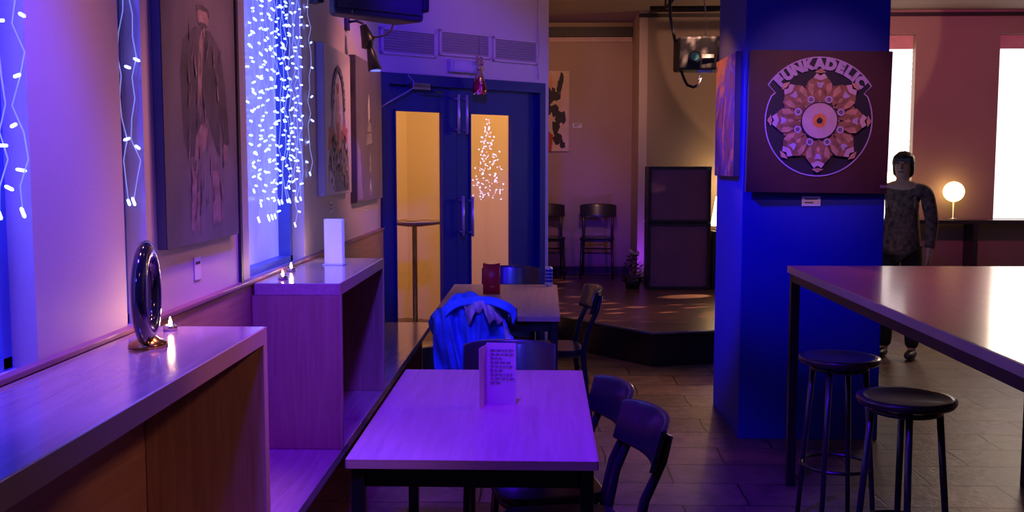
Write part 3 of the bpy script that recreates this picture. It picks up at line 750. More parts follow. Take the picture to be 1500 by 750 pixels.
# ------------------------------------------------------------------ chairs
def make_chair(label):
    t = thing('cafe_chair', label, 'chair')
    pts = []
    for i in range(28):
        a = 2*math.pi*i/28; c_, s_ = math.cos(a), math.sin(a)
        e = .45
        X = .2*math.copysign(abs(c_)**e, c_); Y = .195*math.copysign(abs(s_)**e, s_)
        X *= 1-.1*(.195-Y)/.39
        pts.append((X, Y))
    o = MB().prism(pts, .44, .462).build('seat', black_wood, t); mod_bevel(o, .006, 2)
    m = MB(); m.tube([(x*.92, y*.92, .428) for x, y in pts]+[(pts[0][0]*.92, pts[0][1]*.92, .428)], .014, 6); m.build('seat_frame', black_wood, t)
    for s_ in (-1, 1):
        MB().tube([(s_*.165, .15, .44), (s_*.172, .165, .22), (s_*.178, .178, 0)], [.017, .015, .011], 10).build('leg', black_wood, t)
        MB().tube([(s_*.168, -.235, 0), (s_*.164, -.2, .22), (s_*.16, -.178, .44), (s_*.162, -.208, .58), (s_*.166, -.262, .70), (s_*.166, -.284, .78)],
                  [.011, .015, .018, .016, .014, .011], 10).build('leg', black_wood, t)
        MB().tube([(s_*.173, .168, .25), (s_*.165, -.2, .25)], .008, 8).build('stretcher', black_wood, t)
    MB().tube([(-.173, .168, .29), (.173, .168, .29)], .008, 8).build('stretcher', black_wood, t)
    MB().tube([(-.165, -.2, .31), (.165, -.2, .31)], .008, 8).build('stretcher', black_wood, t)
    # curved back board
    m = MB(); nu, nv = 25, 7
    def P_(u, v, off):
        a = (u-.5)*1.05; r = .40
        x = r*math.sin(a)*1.04; y = -.285+r*(1-math.cos(a))+off
        hh = .152*(1-.16*(2*u-1)**4)
        z = .742+(v-.5)*hh
        z += .004*(1-(2*u-1)**2)
        y -= (z-.74)*.28
        return (x, y, z)
    F = [[m.bm.verts.new(P_(i/(nu-1), j/(nv-1), .009)) for j in range(nv)] for i in range(nu)]
    B = [[m.bm.verts.new(P_(i/(nu-1), j/(nv-1), -.009)) for j in range(nv)] for i in range(nu)]
    for G in (F, B):
        for i in range(nu-1):
            for j in range(nv-1): m.bm.faces.new((G[i][j], G[i+1][j], G[i+1][j+1], G[i][j+1])).smooth = True
    for i in range(nu-1):
        for j in (0, nv-1): m.bm.faces.new((F[i][j], F[i+1][j], B[i+1][j], B[i][j]))
    for j in range(nv-1):
        for i in (0, nu-1): m.bm.faces.new((F[i][j], F[i][j+1], B[i][j+1], B[i][j]))
    o = m.build('backrest', black_wood, t); mod_bevel(o, .004, 2)
    return t
ch = make_chair('black wooden chair nearest the camera, tucked at the right side of the violet-lit table')
def face(cx, cy, fx, fy, back=.27):   # backrest mid point and facing direction -> loc, rz
    n = Vector((fx, fy)).normalized(); return (cx+n.x*back, cy+n.y*back, 0), math.atan2(-n.x, n.y)
l, r = face(.335, 3.22, -.975, -.20); ch.location = l; ch.rotation_euler.z = r
l, r = face(.268, 3.68, -.975, -.22); copy_thing(ch, l, r, 'black wooden chair tucked at the right side of the violet-lit table, second from the camera')
l, r = face(-.155, 4.52, .02, -1); copy_thing(ch, l, r, 'black wooden chair at the far end of the violet-lit table, behind the upright menu')
l, r = face(-.36, 5.42, 0, 1); coat_chair = copy_thing(ch, l, r, 'black wooden chair with the blue coat draped over its back')
l, r = face(.30, 6.33, -.97, -.12); copy_thing(ch, l, r, 'black wooden chair at the right side of the farther table, seen edge-on')
l, r = face(-.25, 7.56, 0, -1); copy_thing(ch, l, r, 'black wooden chair between the farther table and the double doors')
l, r = face(.63, 12.12, -.08, -1); copy_thing(ch, (l[0], l[1], ZS+.002), r, 'black wooden chair standing fully in view against the stage wall')
l, r = face(.02, 12.12, .05, -1); copy_thing(ch, (l[0], l[1], ZS+.002), r, 'black wooden chair on the stage, partly hidden by the white wall edge')
for o in bpy.data.objects:
    if o.get('category') == 'chair': o.scale = (1.03,)*3
bpy.data.objects['cafe_chair'].scale = (1.0,)*3
bpy.data.objects['cafe_chair.001'].scale = (.985,)*3
bpy.data.objects['cafe_chair.002'].scale = (.99,)*3

# ------------------------------------------------------------------ coat over chair back
coat = thing('draped_coat', 'bright blue coat with pale lining draped over a chair back', 'coat', (-.37, 5.42, .8))
def coat_fn(u, v):
    # v 0: hem on camera side, .55 top, 1: seat side
    w = .195 + .035*math.sin(v*math.pi) + .02*math.sin(v*11)
    x = -.37+(u-.5)*2*w - .03*(1-v)*(1 if v < .5 else 0)*0
    top = .915-.9*max(0, abs(u-.42)-.12)**1.6
    if v < .55:
        k = v/.55; z = .44+.05*math.sin(u*9)*(1-k)+(top-.44)*math.sin(k*math.pi/2)**.8; y = 5.35-.02*math.cos(k*math.pi/2)-.05*math.sin(k*math.pi)
    else:
        k = (v-.55)/.45; z = top-(.26)*k**1.5; y = 5.35+.16*k**.6
    fold = .030*math.sin(u*17+v*4+math.sin(v*7))*(1-.5*v)+.014*math.sin(u*33+v*13)+.008*math.sin(u*61+v*5)
    y += fold; x += .014*math.sin(v*9+u*6); z += .012*math.sin(u*13+v*5)+.006*math.sin(u*31)
    return Vector((x, y, z))
m = MB(); m.grid(coat_fn, 70, 60)
o = m.build('coat_body', mat('blue_cloth', (.05, .19, .62), .75, var=.3, scale=9, bump=.35, bscale=50), coat, True)
s_ = o.modifiers.new('sol', 'SOLIDIFY'); s_.thickness = .012
def lining_fn(u, v):
    x = -.42+.27*u+.02*v; top = .888-.55*max(0, u-.35)**1.7-.05*max(0, .3-u)
    jag = .055+.03*math.sin(u*15+1)+.018*math.sin(u*34)
    z = top-jag*v-.01*v*v
    y = 5.272-.018*v+.014*math.sin(u*19+v*2)+.006*math.sin(u*47)-.012*math.sin(math.pi*v)
    return Vector((x, y, z))
m = MB(); m.grid(lining_fn, 60, 12)
o = m.build('lining', mat('pale_lining', (.5, .42, .42), .8, var=.5, scale=9, bump=.3), coat, True)
s_ = o.modifiers.new('sol', 'SOLIDIFY'); s_.thickness = .006
def collar_fn(u, v):
    a = math.pi*u
    return Vector((-.36+.19*math.cos(a)*(1-.1*v)+.02, 5.30-.03*v+.01*math.sin(u*20), .80+.105*math.sin(a)**.7-.035*v))
m = MB(); m.grid(collar_fn, 40, 8)
o = m.build('collar', mat('blue_cloth', (0, 0, 0)), coat, True)
s_ = o.modifiers.new('sol', 'SOLIDIFY'); s_.thickness = .012

# ------------------------------------------------------------------ things on the tables
mn = thing('folded_menu', 'cream folded menu card standing on the violet-lit table', 'menu', (-.2, 3.57, .75))
paper = mat('menu_paper', (.72, .62, .55), .6, var=.05)
z0, z1 = .7505, .97
A = Vector((-.205, 3.575)); Bp = Vector((-.1, 3.565)); Cp = Vector((-.226, 3.49))
def panel(a, b_, th=.002):
    dv = (b_-a).normalized(); nv_ = Vector((-dv.y, dv.x))*th
    return [(a.x, a.y), (b_.x, b_.y), (b_.x+nv_.x, b_.y+nv_.y), (a.x+nv_.x, a.y+nv_.y)]
m = MB(); m.prism(panel(A, Bp), z0, z1); m.build('front_page', paper, mn, True)
m = MB(); m.prism(panel(A, Cp), z0, z1-.006); m.build('side_page', paper, mn, True)
m = MB(); rt = random.Random(2)
for k in range(9):
    z = z1-.025-k*.0145
    xx = A.x+.014
    while xx < Bp.x-.02 and not (k % 3 == 2 and xx > A.x+.05):
        l_ = rt.uniform(.006, .018); yy = A.y-(xx-A.x)*.095
        m.box(xx, xx+l_, yy-.0035, yy-.0012, z-.0022, z+.0022); xx += l_+.004
m.build('printed_lines', mat('menu_print', (.25, .15, .3), .7), mn, True)
rmn = thing('red_menu', 'red folded menu card standing on the farther table', 'menu', px_at_Y(720, 431, 6.66))
rl_ = px_at_Y(720, 431, 6.66); redm = mat('red_cover', (.62, .015, .04), .35, var=.05)
def curved(u, v): return Vector((rl_.x-.055+.11*u, 6.64-.02*math.cos(math.pi*(u-.5)), .751+.205*v-.006*math.sin(math.pi*u)*v))
m = MB(); m.grid(curved, 14, 2); o = m.build('front_cover', redm, rmn, True); o.modifiers.new('s', 'SOLIDIFY').thickness = .002
m = MB(); m.grid(lambda u, v: Vector((rl_.x-.055+.005*u, 6.645+.08*u, .751+.2*v)), 4, 2); o = m.build('back_cover', redm, rmn, True); o.modifiers.new('s', 'SOLIDIFY').thickness = .002
MB().box(rl_.x-.01, rl_.x+.018, 6.616, 6.6185, .80, .806).build('gold_mark', mat('gold_ink', (.7, .35, .1), .4), rmn, True)
cn = thing('drink_can', 'slim white and blue drink can at the back corner of the farther table', 'can', (.045, 7.12, .75))
cn.location = (.03, 7.1, .75)
MB().lathe([(0, .002), (.02, .0), (.0265, .008), (.0265, .125), (.021, .138), (.02, .137), (.019, .134), (0, .134)], 24).build('can_body', [mat('can_white', (.6, .62, .8), .25, metal=.3)], cn)
m = MB()
for k in range(4):
    z = .03+.024*k
    m.lathe([(.0268, z), (.0270, z+.004), (.0270, z+.013), (.0268, z+.017)], 24)
m.build('can_pattern', mat('can_blue', (.02, .03, .4), .3), cn)
MB().box(-.006, .006, -.012, .012, .135, .138).build('pull_tab', steel, cn)

# ------------------------------------------------------------------ high table and stools on the right
ht = thing('high_bar_table', 'tall wooden bar table with black legs in front of the pillar', 'table', (1.8, 3.7, 0))
hx0, hx1, hy0, hy1, hz = 1.2, 2.42, 2.1, 5.07, 1.1
mod_bevel(box(hx0, hx1, hy0, hy1, hz-.034, hz).build('table_top', wood('bar_top', (.32, .13, .12), (.42, .19, .16), .28, axis=1, coat=.5), ht, True), .003)
box(hx0-.003, hx0, hy0, hy1, hz-.033, hz-.001).build('edge_band', mat('pale_edge', (.6, .42, .42), .4), ht, True)
ap = MB()
for q_ in ((hx0+.01, hx1-.01, hy0+.01, hy0+.04), (hx0+.01, hx1-.01, hy1-.04, hy1-.01), (hx0+.01, hx0+.04, hy0+.01, hy1-.01), (hx1-.04, hx1-.01, hy0+.01, hy1-.01)): ap.box(*q_, hz-.075, hz-.0345)
ap.build('apron', mat('dark_apron', (.06, .02, .025), .4), ht, True)
for xx in (hx0+.008, hx1-.05):
    for yy in (hy0+.01, hy1-.052): box(xx, xx+.042, yy, yy+.042, 0, hz-.035, bev=.003).build('leg', black, ht, True)

def make_stool(label):
    t = thing('bar_stool', label, 'stool')
    MB().lathe([(0, .72), (.14, .722), (.168, .728), (.176, .742), (.174, .754), (.15, .756), (.12, .748), (0, .745)], 40).build('seat', mat('stool_seat', (.05, .03, .03), .3, coat=.3), t)
    for a in (45, 135, 225, 315):
        c_, s_ = math.cos(R(a)), math.sin(R(a))
        MB().tube([(c_*.115, s_*.115, .725), (c_*.15, s_*.15, .3), (c_*.172, s_*.172, 0)], [.013, .012, .011], 10).build('leg', black_wood, t)
    m = MB(); m.tube([(.152*math.cos(2*math.pi*k/36), .152*math.sin(2*math.pi*k/36), .27) for k in range(37)], .008, 8); m.build('foot_ring', chrome if False else mat('dark_steel', (.1, .1, .11), .3, metal=1), t)
    m = MB(); m.tube([(.118*math.cos(2*math.pi*k/36), .118*math.sin(2*math.pi*k/36), .705) for k in range(37)], .01, 8); m.build('seat_ring', black_wood, t)
    return t
s1 = make_stool('round black bar stool standing nearest the pillar'); s1.location = (1.30, 4.5, 0); s1.rotation_euler.z = R(10)
copy_thing(s1, (1.32, 3.72, 0), R(32), 'round bar stool with a brown-lit seat, nearer the camera under the high table')

# ------------------------------------------------------------------ stage equipment
cab_m = mat('cab_tolex', (.012, .011, .014), .5, bump=.2, bscale=200); cloth_m = mat('grille_cloth', (.2, .08, .22), .7, var=.12, scale=4, bump=.4, bscale=300)
def cabinet(x0, x1, y0, y1, z0, z1, label):
    t = thing('speaker_cabinet', label, 'speaker cabinet', ((x0+x1)/2, (y0+y1)/2, z0), 0, 'stacked speaker cabinets on the stage')
    m = MB(); m.box(x0, x1, y0+.03, y1, z0, z1, bev=.008)
    for q_ in ((x0, x1, z0, z0+.03), (x0, x1, z1-.03, z1), (x0, x0+.03, z0, z1), (x1-.03, x1, z0, z1)): m.box(q_[0], q_[1], y0, y0+.04, q_[2], q_[3], bev=.004)
    m.build('cabinet_body', cab_m, t, True)
    box(x0+.03, x1-.03, y0+.015, y0+.03, z0+.03, z1-.03).build('grille_cloth', cloth_m, t, True)
    m = MB()
    for xx in (x0, x1-.04):
        for zz in (z0, z1-.04): m.box(xx-.003, xx+.043, y0-.004, y0+.05, zz-.0 , zz+.04, bev=.004)
    m.build('corner_guard', mat('corner_plastic', (.02, .02, .022), .3), t, True)
CY0 = 10.75
xa, xb = px_at_Y(949, 0, CY0).x, px_at_Y(1040, 0, CY0).x
zm = px_at_Y(0, 326, CY0).z; ztp = px_at_Y(0, 244, CY0).z
cabinet(xa, xb, CY0, CY0+.42, ZS+.001, zm-.003, 'lower speaker cabinet of the stack, standing on the stage floor')
cabinet(xa, xb, CY0, CY0+.42, zm+.003, ztp, 'upper speaker cabinet, resting on top of the other one')
# black amp case right of the stack with glowing lamp on it
t = thing('amplifier_case', 'black case standing right of the speaker cabinets, half behind the pillar', 'amplifier', (1.95, 10.9, ZS))
mod_bevel(box(xb+.03, xb+.5, 10.8, 11.2, ZS+.001, px_at_Y(0, 338, 10.8).z).build('case_body', cab_m, t, True), .01)
box(xb+.07, xb+.46, 10.79, 10.8, ZS+.05, .8).build('case_front', cloth_m, t, True)
zc = px_at_Y(0, 338, 10.8).z
tlmp = thing('stage_lamp', 'glowing lamp on the black case, just left of the pillar edge', 'lamp', (xb+.13, 10.95, zc))
MB().lathe([(0, .001), (.06, .001), (.055, .015), (.012, .03), (.012, .07), (0, .07)], 20).build('base', black, tlmp)
MB().lathe([(.10, .05), (.05, .36), (.047, .36), (.097, .05)], 28).build('lamp_shade', emis('glowing_shade', (1, .72, .36), 4.5), tlmp)
# plant-like glinting bundle
pl = thing('potted_plant', 'small dark bushy plant with glinting leaves left of the speaker cabinets', 'plant', (1.0, 10.95, ZS))
pl.location = (px_at_Y(928, 0, 10.8).x, 10.85, ZS+.001)
MB().lathe([(0, .001), (.07, .001), (.09, .12), (.08, .12), (0, .1)], 18).build('pot', black, pl)
rl2 = random.Random(9); m = MB(); m2 = MB()
for k in range(210):
    a = rl2.uniform(0, 6.28); r_ = .12*math.sqrt(rl2.random()); z = rl2.uniform(.06, .36)
    r_ *= 1.05-.9*(z/.42)**2
    c_ = Vector((r_*math.cos(a), r_*math.sin(a), z)); d1 = Vector((math.cos(a), math.sin(a), rl2.uniform(-.3, .9))).normalized()*rl2.uniform(.02, .035)
    d2 = d1.cross(Vector((rl2.uniform(-1, 1), rl2.uniform(-1, 1), 1))).normalized()*.010
    (m if k % 9 else m2).poly([c_-d1, c_+d2, c_+d1, c_-d2])
m.build('foliage', mat('dark_leaf', (.015, .02, .03), .35), pl); m2.build('glinting_leaves', mat('silver_leaf', (.6, .5, .45), .25, metal=.8), pl)
MB().poly([(-.05, -.02, .40), (.0, -.05, .37), (.01, -.02, .39), (-.03, .0, .42)]).poly([(.0, -.05, .37), (.07, -.03, .36), (.06, -.01, .40), (.02, -.02, .38)]).build('bow', mat('bow_paper', (.75, .6, .5), .5), pl)
# stage lighting fixture
fx = thing('stage_light', 'black stage light hanging from the ceiling above the speaker cabinets', 'stage light', (1.3, 9.0, CEIL))
YF = 9.0
f0 = lambda x, y, dy=0: px_at_Y(x, y, YF)+Vector((0, dy, 0))
m = MB(); a_, b__ = f0(985, 107), f0(1060, 60)
m.prism([(a_.x+.02, YF-.12), (b__.x, YF-.14), (b__.x, YF+.2), (a_.x, YF+.16)], a_.z, b__.z)
mod_bevel(m.build('housing', mat('fixture_black', (.02, .018, .02), .65, bump=.2), fx, True), .02, 3)
for x_, y_, rr in ((1009, 89, .05), (1049, 90, .05)):
    c_ = f0(x_, y_, -.13)
    MB().tube([c_+Vector((0, .02, 0)), c_+Vector((0, -.03, 0))], rr, 18).build('lens_barrel', black, fx, True)
    MB().tube([c_+Vector((0, -.031, 0)), c_+Vector((0, -.035, 0))], rr*.7, 18).build('lens', mat('lens_glass', (.02, .08, .1), .05, coat=1), fx, True)
c_ = f0(1018, 88, -.145); MB().box(c_.x+.01, c_.x+.11, c_.y-.004, c_.y, c_.z-.016, c_.z+.014).build('bright_strip', mat('fixture_label', (.85, .7, .55), .3, emit=(1, .75, .5), es=.15), fx, True)
m = MB(); m.tube([f0(985, 66), f0(977, 30), f0(973, -60)], .014, 8)
m.build('hanging_arm', black, fx, True)
MB().tube([f0(973, 16, .1), f0(985, 0, .1), f0(996, -30, .1)], .016, 8).build('clamp', black, fx, True)
MB().tube([f0(1028, 62, .02), f0(1029, 30, .02), f0(1026, 10, .02), f0(1020, -60, .02)], .006, 6).build('cable', mat('warm_cable', (.4, .3, .25), .5), fx, True)
m = MB(); m.tube([f0(993, 105), f0(999, 120), f0(1003, 127), f0(1012, 130), f0(1018, 127)], .012, 8); m.build('yoke', black, fx, True)
m = MB(); m.tube([f0(1018, 112, -.1), f0(1016, 121, -.1), f0(1020, 118, -.1), f0(1015, 131, -.1)], .008, 8); m.box(f0(1014, 0).x, f0(1036, 0).x, YF-.11, YF-.09, f0(0, 111).z, f0(0, 107).z); m.build('steel_clip', chrome, fx, True)
# lighting rail across ceiling
t = thing('lighting_rail', 'dark lighting bar hanging just below the stage ceiling', 'lighting rail', (1.5, 9.6, CEIL))
m = MB(); pa, pb = px_at_Y(948, 19, 10.2), px_at_Y(1070, 19, 10.2)
m.tube([(pa.x, 10.2, pa.z), (pb.x+.7, 10.2, pb.z)], .03, 10); m.build('rail', black, t, True)
m = MB()
for x_ in (pa.x+.15, pa.x+.75, pa.x+1.35): m.tube([(x_, 10.2, pa.z), (x_, 10.2, CEIL)], .01, 6)
m.build('hanger', black, t, True)

# ------------------------------------------------------------------ window side : lamps and person (right)
sill = thing('window_shelf', 'dark shelf carrying round lamps below the bright window behind the pillar', 'shelf', (4.2, 11.2, 0))
mod_bevel(box(3.1, 6.1, 11.1, 11.38, .96, 1.0).build('shelf_board', black_wood, sill, True), .004)
for x_ in (3.2, 4.6, 6.0): box(x_, x_+.05, 11.12, 11.38, 0, .96).build('shelf_leg', black_wood, sill, True)
def lamp(x, z, r, label):
    t = thing('globe_lamp', label, 'lamp', (x, 11.24, 1.0), 0, 'glowing globe lamps on the window shelf')
    MB().lathe([(0, 0), (.05, 0), (.045, .012), (.01, .02), (.01, z-1.0-r+.01), (0, z-1.0-r+.01)], 18).build('base', steel, t)
    MB().ball((0, 0, z-1.0), r, sub=3).build('globe', emis('globe_glow', (1, .62, .25), 5), t)
lamp(px_at_Y(1296, 0, 11.24).x, 1.42, .1, 'warm globe lamp on the shelf, just beside the edge of the square canvas')
lamp(px_at_Y(1388, 0, 11.24).x, 1.3, .11, 'warm globe lamp on the shelf, to the right of the standing person')

def skin_body(name, chains, m, parent, root=0, sub=2):
    """chains: list of lists of (x,y,z,r)"""
    me = bpy.data.meshes.new(name); vs = []; es = []; rad = []; idx = {}
    for chn in chains:
        prev = None
        for (x, y, z, r_) in chn:
            k = (round(x, 4), round(y, 4), round(z, 4))
            if k not in idx: idx[k] = len(vs); vs.append((x, y, z)); rad.append(r_)
            i = idx[k]
            if prev is not None: es.append((prev, i))
            prev = i
    me.from_pydata(vs, es, []); o = bpy.data.objects.new(name, me); COL.objects.link(o)
    md = o.modifiers.new('skin', 'SKIN'); md.use_smooth_shade = True
    for i, sv in enumerate(me.skin_vertices[0].data):
        r_ = rad[i]; sv.radius = r_ if isinstance(r_, tuple) else (r_, r_); sv.use_root = (i == root)
    sd = o.modifiers.new('sub', 'SUBSURF'); sd.levels = sub; sd.render_levels = sub
    bpy.context.view_layer.update()
    ev = o.evaluated_get(bpy.context.evaluated_depsgraph_get()); m2_ = bpy.data.meshes.new_from_object(ev)
    bpy.data.objects.remove(o)
    m2_.materials.clear(); m2_.materials.append(m); m2_.name = name
    for p_ in m2_.polygons: p_.use_smooth = True; p_.material_index = 0
    o = bpy.data.objects.new(name, m2_); COL.objects.link(o); o.parent = parent
    return o
# person standing, facing -Y-ish (local +Y is front)
per = thing('person', 'person with dark hair in a dark patterned cardigan standing behind the high table', 'person', (2.93, 8.5, 0), R(150))
skin_m = mat('skin', (.42, .24, .17), .5, var=.06); hair_m = mat('dark_hair', (.015, .01, .01), .45, bump=.6, bscale=80)
knit = mat('patterned_knit', (.12, .07, .06), .85, var=.75, scale=28, bump=.4, bscale=70); trous = mat('black_trousers', (.012, .012, .016), .7)
# one continuous skin body (head to feet)
def hand_chains(sx_, base, dirv):
    w = Vector(base); out = []
    for k, (ln, off) in enumerate(((.075, -.028), (.085, -.01), (.08, .01), (.062, .028))):
        o_ = Vector((0, off, 0)); p1_ = w+Vector((0, 0, -.085))+o_
        out.append([(*w, .024), tuple(p1_)+(.0095,), tuple(p1_+Vector((-sx_*.006, 0, -ln*.5)))+(.0085,), tuple(p1_+Vector((-sx_*.022, 0, -ln*.95)))+(.0075,)])
    out.append([(*w, .024), tuple(w+Vector((0, .035, -.04)))+(.011,), tuple(w+Vector((-sx_*.01, .05, -.085)))+(.009,)])
    return out
chains = [[(0, 0, .96, (.15, .1)), (0, .005, 1.1, (.13, .09)), (0, 0, 1.28, (.155, .1)), (0, -.005, 1.4, (.12, .075)), (0, .0, 1.46, (.055, .055)), (0, .015, 1.51, (.055, .06)), (0, .02, 1.565, (.070, .085)), (0, .01, 1.63, (.068, .082))]]
for s_ in (-1, 1):
    chains.append([(0, 0, .96, (.15, .1)), (s_*.09, 0, .88, .085), (s_*.1, .015, .5, .055), (s_*.105, -.01, .28, .052), (s_*.11, -.02, .085, .036), (s_*.115, .05, .03, .035), (s_*.12, .14, .022, .03)])
    sh_ = (s_*.185, 0, 1.38, .052)
    wr = (s_*.235, .1, .87, .024)
    chains.append([(0, -.005, 1.4, (.12, .075)), sh_, (s_*.235, -.01, 1.11, .038), wr])
    for h_ in hand_chains(s_, wr[:3], None): chains.append(h_)
body = skin_body('body', chains, skin_m, per)
# face details
m = MB()
m.tube([(0, .098, 1.60), (0, .118, 1.572), (0, .106, 1.562)], [.007, .013, .009], 8)
for s_ in (-1, 1): m.ball((s_*.072, .005, 1.585), .018, sc=(.4, .8, 1.4))
m.build('face_features', skin_m, per)
m = MB()
for s_ in (-1, 1): m.ball((s_*.028, .09, 1.605), .0095, sc=(1.3, .7, .7))
m.tube([(-.022, .1, 1.535), (0, .106, 1.536), (.022, .1, 1.535)], [.003, .005, .003], 6)
m.build('eyes_and_mouth', mat('eye_dark', (.06, .02, .02), .3), per)
# hair cap
m = MB(); q_ = bmesh.ops.create_icosphere(m.bm, subdivisions=4, radius=1)['verts']
for v in q_:
    n_ = v.co.copy(); k = 1+.05*math.sin(n_.x*14+n_.z*9)*math.cos(n_.y*12)
    v.co = Vector((n_.x*.087*k, n_.y*.103*k-.004, 1.617+n_.z*.086*k))
    if n_.y > .35 and n_.z < .45: v.co = Vector((v.co.x*.9, min(v.co.y, .045), v.co.z))
    if n_.z < -.3 and n_.y < .2: v.co.z -= .06
for f_ in m.bm.faces: f_.smooth = True
m.build('hair', hair_m, per)
# clothes over body
cl = [[(0, 0, .78, (.185, .135)), (0, 0, .93, (.178, .128)), (0, .005, 1.1, (.152, .112)), (0, 0, 1.28, (.172, .118)), (0, -.005, 1.395, (.13, .085)), (0, 0, 1.452, (.07, .068))]]
for s_ in (-1, 1): cl.append([(0, -.005, 1.395, (.13, .085)), (s_*.185, 0, 1.38, .07), (s_*.237, -.01, 1.11, .054), (s_*.236, .085, .91, .042)])
skin_body('cardigan', cl, knit, per)
tr = []
for s_ in (-1, 1): tr.append([(0, 0, .97, (.16, .112)), (s_*.09, 0, .86, .1), (s_*.1, .015, .5, .072), (s_*.105, -.01, .28, .066), (s_*.11, -.015, .07, .06)])
skin_body('trousers', tr, trous, per)
for s_ in (-1, 1):
    m = MB(); m.ball((s_*.115, .06, .04), .05, sc=(.95, 2.5, .8))
    m.build('shoe', black, per)

# ------------------------------------------------------------------ small lit tree (seen mirrored in the right door pane)
tree = thing('lit_tree', 'small fairy-lit tree mirrored in the glass of the right-hand door', 'christmas tree', (2.15, 7.85, 0))
TZ = 1.2
MB().lathe([(0, 0), (.14, 0), (.14, .02), (.03, .05), (.03, TZ), (0, TZ)], 16).build('stand', black, tree)
m = MB(); rt2 = random.Random(21); bl_pos = []
for k in range(150):
    f_ = (k/150)**.75; z = TZ+.9-.85*f_; rr = (.02+.29*f_)*(.75+.25*math.sin(k*1.7)); a = k*2.4
    tip = Vector((rr*math.cos(a), rr*math.sin(a), z-.03)); m.tube([(0, 0, z+.03), tip*.5+Vector((0, 0, z*.5+.012)), tip], [.004, .003, .002], 4, cap=False)
    q1 = rt2.uniform(.35, 1); bl_pos.append(Vector((tip.x*q1, tip.y*q1, z-.03*q1+rt2.uniform(-.02, .02))))
m.build('branches', mat('tree_green', (.01, .02, .014), .6), tree)
tb = emis('tree_led', (.4, .52, 1), 38)
rest = MB()
for i, p_ in enumerate(bl_pos):
    if i < 100:
        m = MB(); m.ball((0, 0, 0), .0072, sub=1); o = m.build('bulb', tb, tree); o.location = p_
    else: rest.ball(p_, .0072, sub=1)
o = rest.build('bulb', tb, tree); o['kind'] = 'stuff'

# ------------------------------------------------------------------ lights
def spot(loc, tgt, col, w, ang, blend=.5, rad=.1):
    l_ = bpy.data.lights.new('spot', 'SPOT'); l_.color = col; l_.energy = w; l_.spot_size = R(ang); l_.spot_blend = blend; l_.shadow_soft_size = rad
    o_ = bpy.data.objects.new('spot_light', l_); COL.objects.link(o_); o_.location = loc
    o_.rotation_euler = (Vector(tgt)-Vector(loc)).to_track_quat('-Z', 'Y').to_euler(); return o_
def area(loc, tgt, col, w, sx_, sy_):
    l_ = bpy.data.lights.new('area', 'AREA'); l_.color = col; l_.energy = w; l_.shape = 'RECTANGLE'; l_.size = sx_; l_.size_y = sy_
    o_ = bpy.data.objects.new('area_light', l_); COL.objects.link(o_); o_.location = loc
    o_.rotation_euler = (Vector(tgt)-Vector(loc)).to_track_quat('-Z', 'Y').to_euler(); return o_
BLUE = (.015, .0, 1.0)
VIOLET = (.085, .0, 1.0)
PINK = (1.0, .36, .34)
spot((-.9, .5, 2.5), (-1.12, 3.9, 1.7), (.05, .04, 1), 170, 46, .8, .1)
spot((-.25, 2.65, 3.18), (-.2, 3.75, .75), VIOLET, 620, 62, .6, .12)          # violet-blue spot over the tables
spot((-.72, 2.0, 3.2), (-.98, 2.35, 1.1), (.07, .03, 1), 420, 44, .7, .12)   # blue on the front counter
spot((.6, 2.6, 3.15), (1.4, 5.9, .9), BLUE, 60, 80, .7, .15)          # blue on pillar and stools
spot((-.9, 4.6, 3.15), (1.13, 6.35, 1.35), BLUE, 1000, 32, .7, .1)          # pillar side
spot((-.2, 3.6, 3.15), (-.85, 8.0, 1.7), (.04, .0, 1), 460, 36, .5, .12)
spot((-.3, 3.0, 3.15), (-.35, 5.5, .85), (.02, .1, 1), 130, 40, .6, .1)   # blue on doors
spot((.9, 4.7, 3.1), (-1.19, 3.6, 1.8), PINK, 70, 36, .8, .2)
spot((-.5, 3.97, 3.2), (-1.19, 3.3, 1.4), PINK, 150, 40, .9, .1)
spot((-.5, 2.8, 3.2), (-1.19, 2.4, 1.35), PINK, 60, 40, .9, .1)
spot((-.78, 4.15, 3.2), (-1.02, 4.6, 1.12), (.09, .10, 1), 170, 34, .8, .1)
spot((1.2, 1.8, 2.7), (-.95, 2.9, .7), (1, .38, .24), 60, 26, .8, .1)
spot((.6, 5.2, 3.1), (-1.19, 6.5, 1.9), PINK, 190, 38, .8, .2)
spot((1.0, 5.4, 3.15), (-.15, 8.2, 2.8), (1, .4, .36), 45, 44, .8, .05)
spot((1.15, 3.6, 3.15), (1.54, 5.85, 1.9), (1, .42, .6), 115, 27, .8, .05)
area((-1.3, 8.6, 3.1), (-1.2, 9.6, 1.0), (1, .56, .24), 34, 1.0, 1.0)       # lobby lamp
area((-.5, 9.0, 2.9), (-.9, 9.6, .3), (1, .6, .3), 8, .4, .4)
# stage
spot((.5, 9.2, 3.1), (.3, 12.3, 2.2), (1, .45, .24), 72, 56, .8, .2)
spot((1.02, 11.0, .47), (.75, 12.3, 1.4), (.3, .03, 1), 9, 110, .9, .02)
spot((2.75, 9.0, 3.1), (2.75, 11.4, 3.1), (1, .5, .3), 60, 66, .05, .03)
spot((1.3, 7.9, 3.1), (.8, 6.5, 0), (1, .5, .28), 150, 50, .8, .1)
L = bpy.data.lights.new('lamp', 'POINT'); L.color = (1, .62, .3); L.energy = 9; L.shadow_soft_size = .05
o = bpy.data.objects.new('lamp_light', L); COL.objects.link(o); o.location = (xb+.25, 11.1, zc+.5)
spot((2.4, 10.6, .9), (1.45, 10.2, ZS), (1, .65, .35), 260, 14, .4, .02)
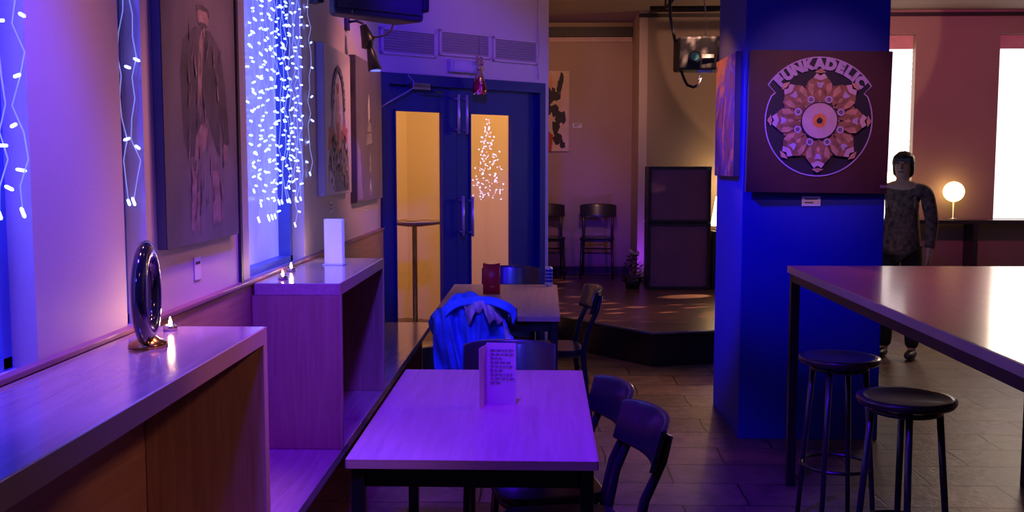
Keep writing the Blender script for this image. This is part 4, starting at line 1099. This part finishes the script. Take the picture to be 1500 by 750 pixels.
# dappled gobo spot on the stage floor
g = spot((1.3, 8.6, 3.15), (.8, 9.9, ZS), (1, .5, .34), 800, 56, .5, .015)
ln = g.data; ln.use_nodes = True; nt = ln.node_tree; N = nt.nodes
em = N['Emission']; tc = N.new('ShaderNodeTexCoord'); mp = N.new('ShaderNodeMapping'); mp.inputs['Scale'].default_value = (9, 26, 9)
vo = N.new('ShaderNodeTexVoronoi'); vo.inputs['Scale'].default_value = 1.0; cr = N.new('ShaderNodeValToRGB')
cr.color_ramp.elements[0].position = .16; cr.color_ramp.elements[0].color = (1, 1, 1, 1); cr.color_ramp.elements[1].position = .36; cr.color_ramp.elements[1].color = (.04, .04, .04, 1)
nt.links.new(tc.outputs['Normal'], mp.inputs[0]); nt.links.new(mp.outputs[0], vo.inputs['Vector']); nt.links.new(vo.outputs['Distance'], cr.inputs[0]); nt.links.new(cr.outputs[0], em.inputs['Strength'])
spot((.3, 7.9, 3.15), (1.09, 6.35, 2.0), (1, .36, .14), 150, 20, .7, .05)
# right side of the room
spot((3.6, 8.0, 3.1), (4.5, 11.4, 2.3), (1, .12, .5), 120, 60, .8, .1)
spot((3.4, 4.4, 3.1), (1.7, 4.2, 1.1), (1, .2, .35), 120, 50, .8, .1)
area((4.6, 9.6, 2.2), (3.0, 6.0, .3), (1, .72, .5), 20, .8, .8)
# tealight glow
for (x_, y_) in TLS:
    L = bpy.data.lights.new('tea', 'POINT'); L.color = (1, .55, .25); L.energy = .22; L.shadow_soft_size = .008
    o = bpy.data.objects.new('tealight_glow', L); COL.objects.link(o); o.location = (x_, y_, 1.126+.055)

w = bpy.data.worlds.new('World'); SC.world = w; w.use_nodes = True
w.node_tree.nodes['Background'].inputs[0].default_value = (.2, .03, .7, 1); w.node_tree.nodes['Background'].inputs[1].default_value = .012

# ------------------------------------------------------------------ camera
cam = bpy.data.cameras.new('camera'); co = bpy.data.objects.new('camera', cam); COL.objects.link(co); SC.camera = co
cam.sensor_width = 36; cam.lens = 36; cam.clip_start = .05
co.location = (0, 0, H)
pitch = math.atan((375-240)/1500); yaw = math.atan(48/1500)
co.rotation_euler = (R(90)-pitch, 0, yaw)

SC.view_settings.view_transform = 'Standard'; SC.view_settings.look = 'None'; SC.view_settings.gamma = 1; SC.view_settings.exposure = 0
SC.view_settings.use_curve_mapping = False
SC.cycles.use_denoising = True
SC.cycles.max_bounces = 8; SC.cycles.transparent_max_bounces = 8
SC.cycles.sample_clamp_indirect = 4
SC.cycles.caustics_reflective = False; SC.cycles.caustics_refractive = False
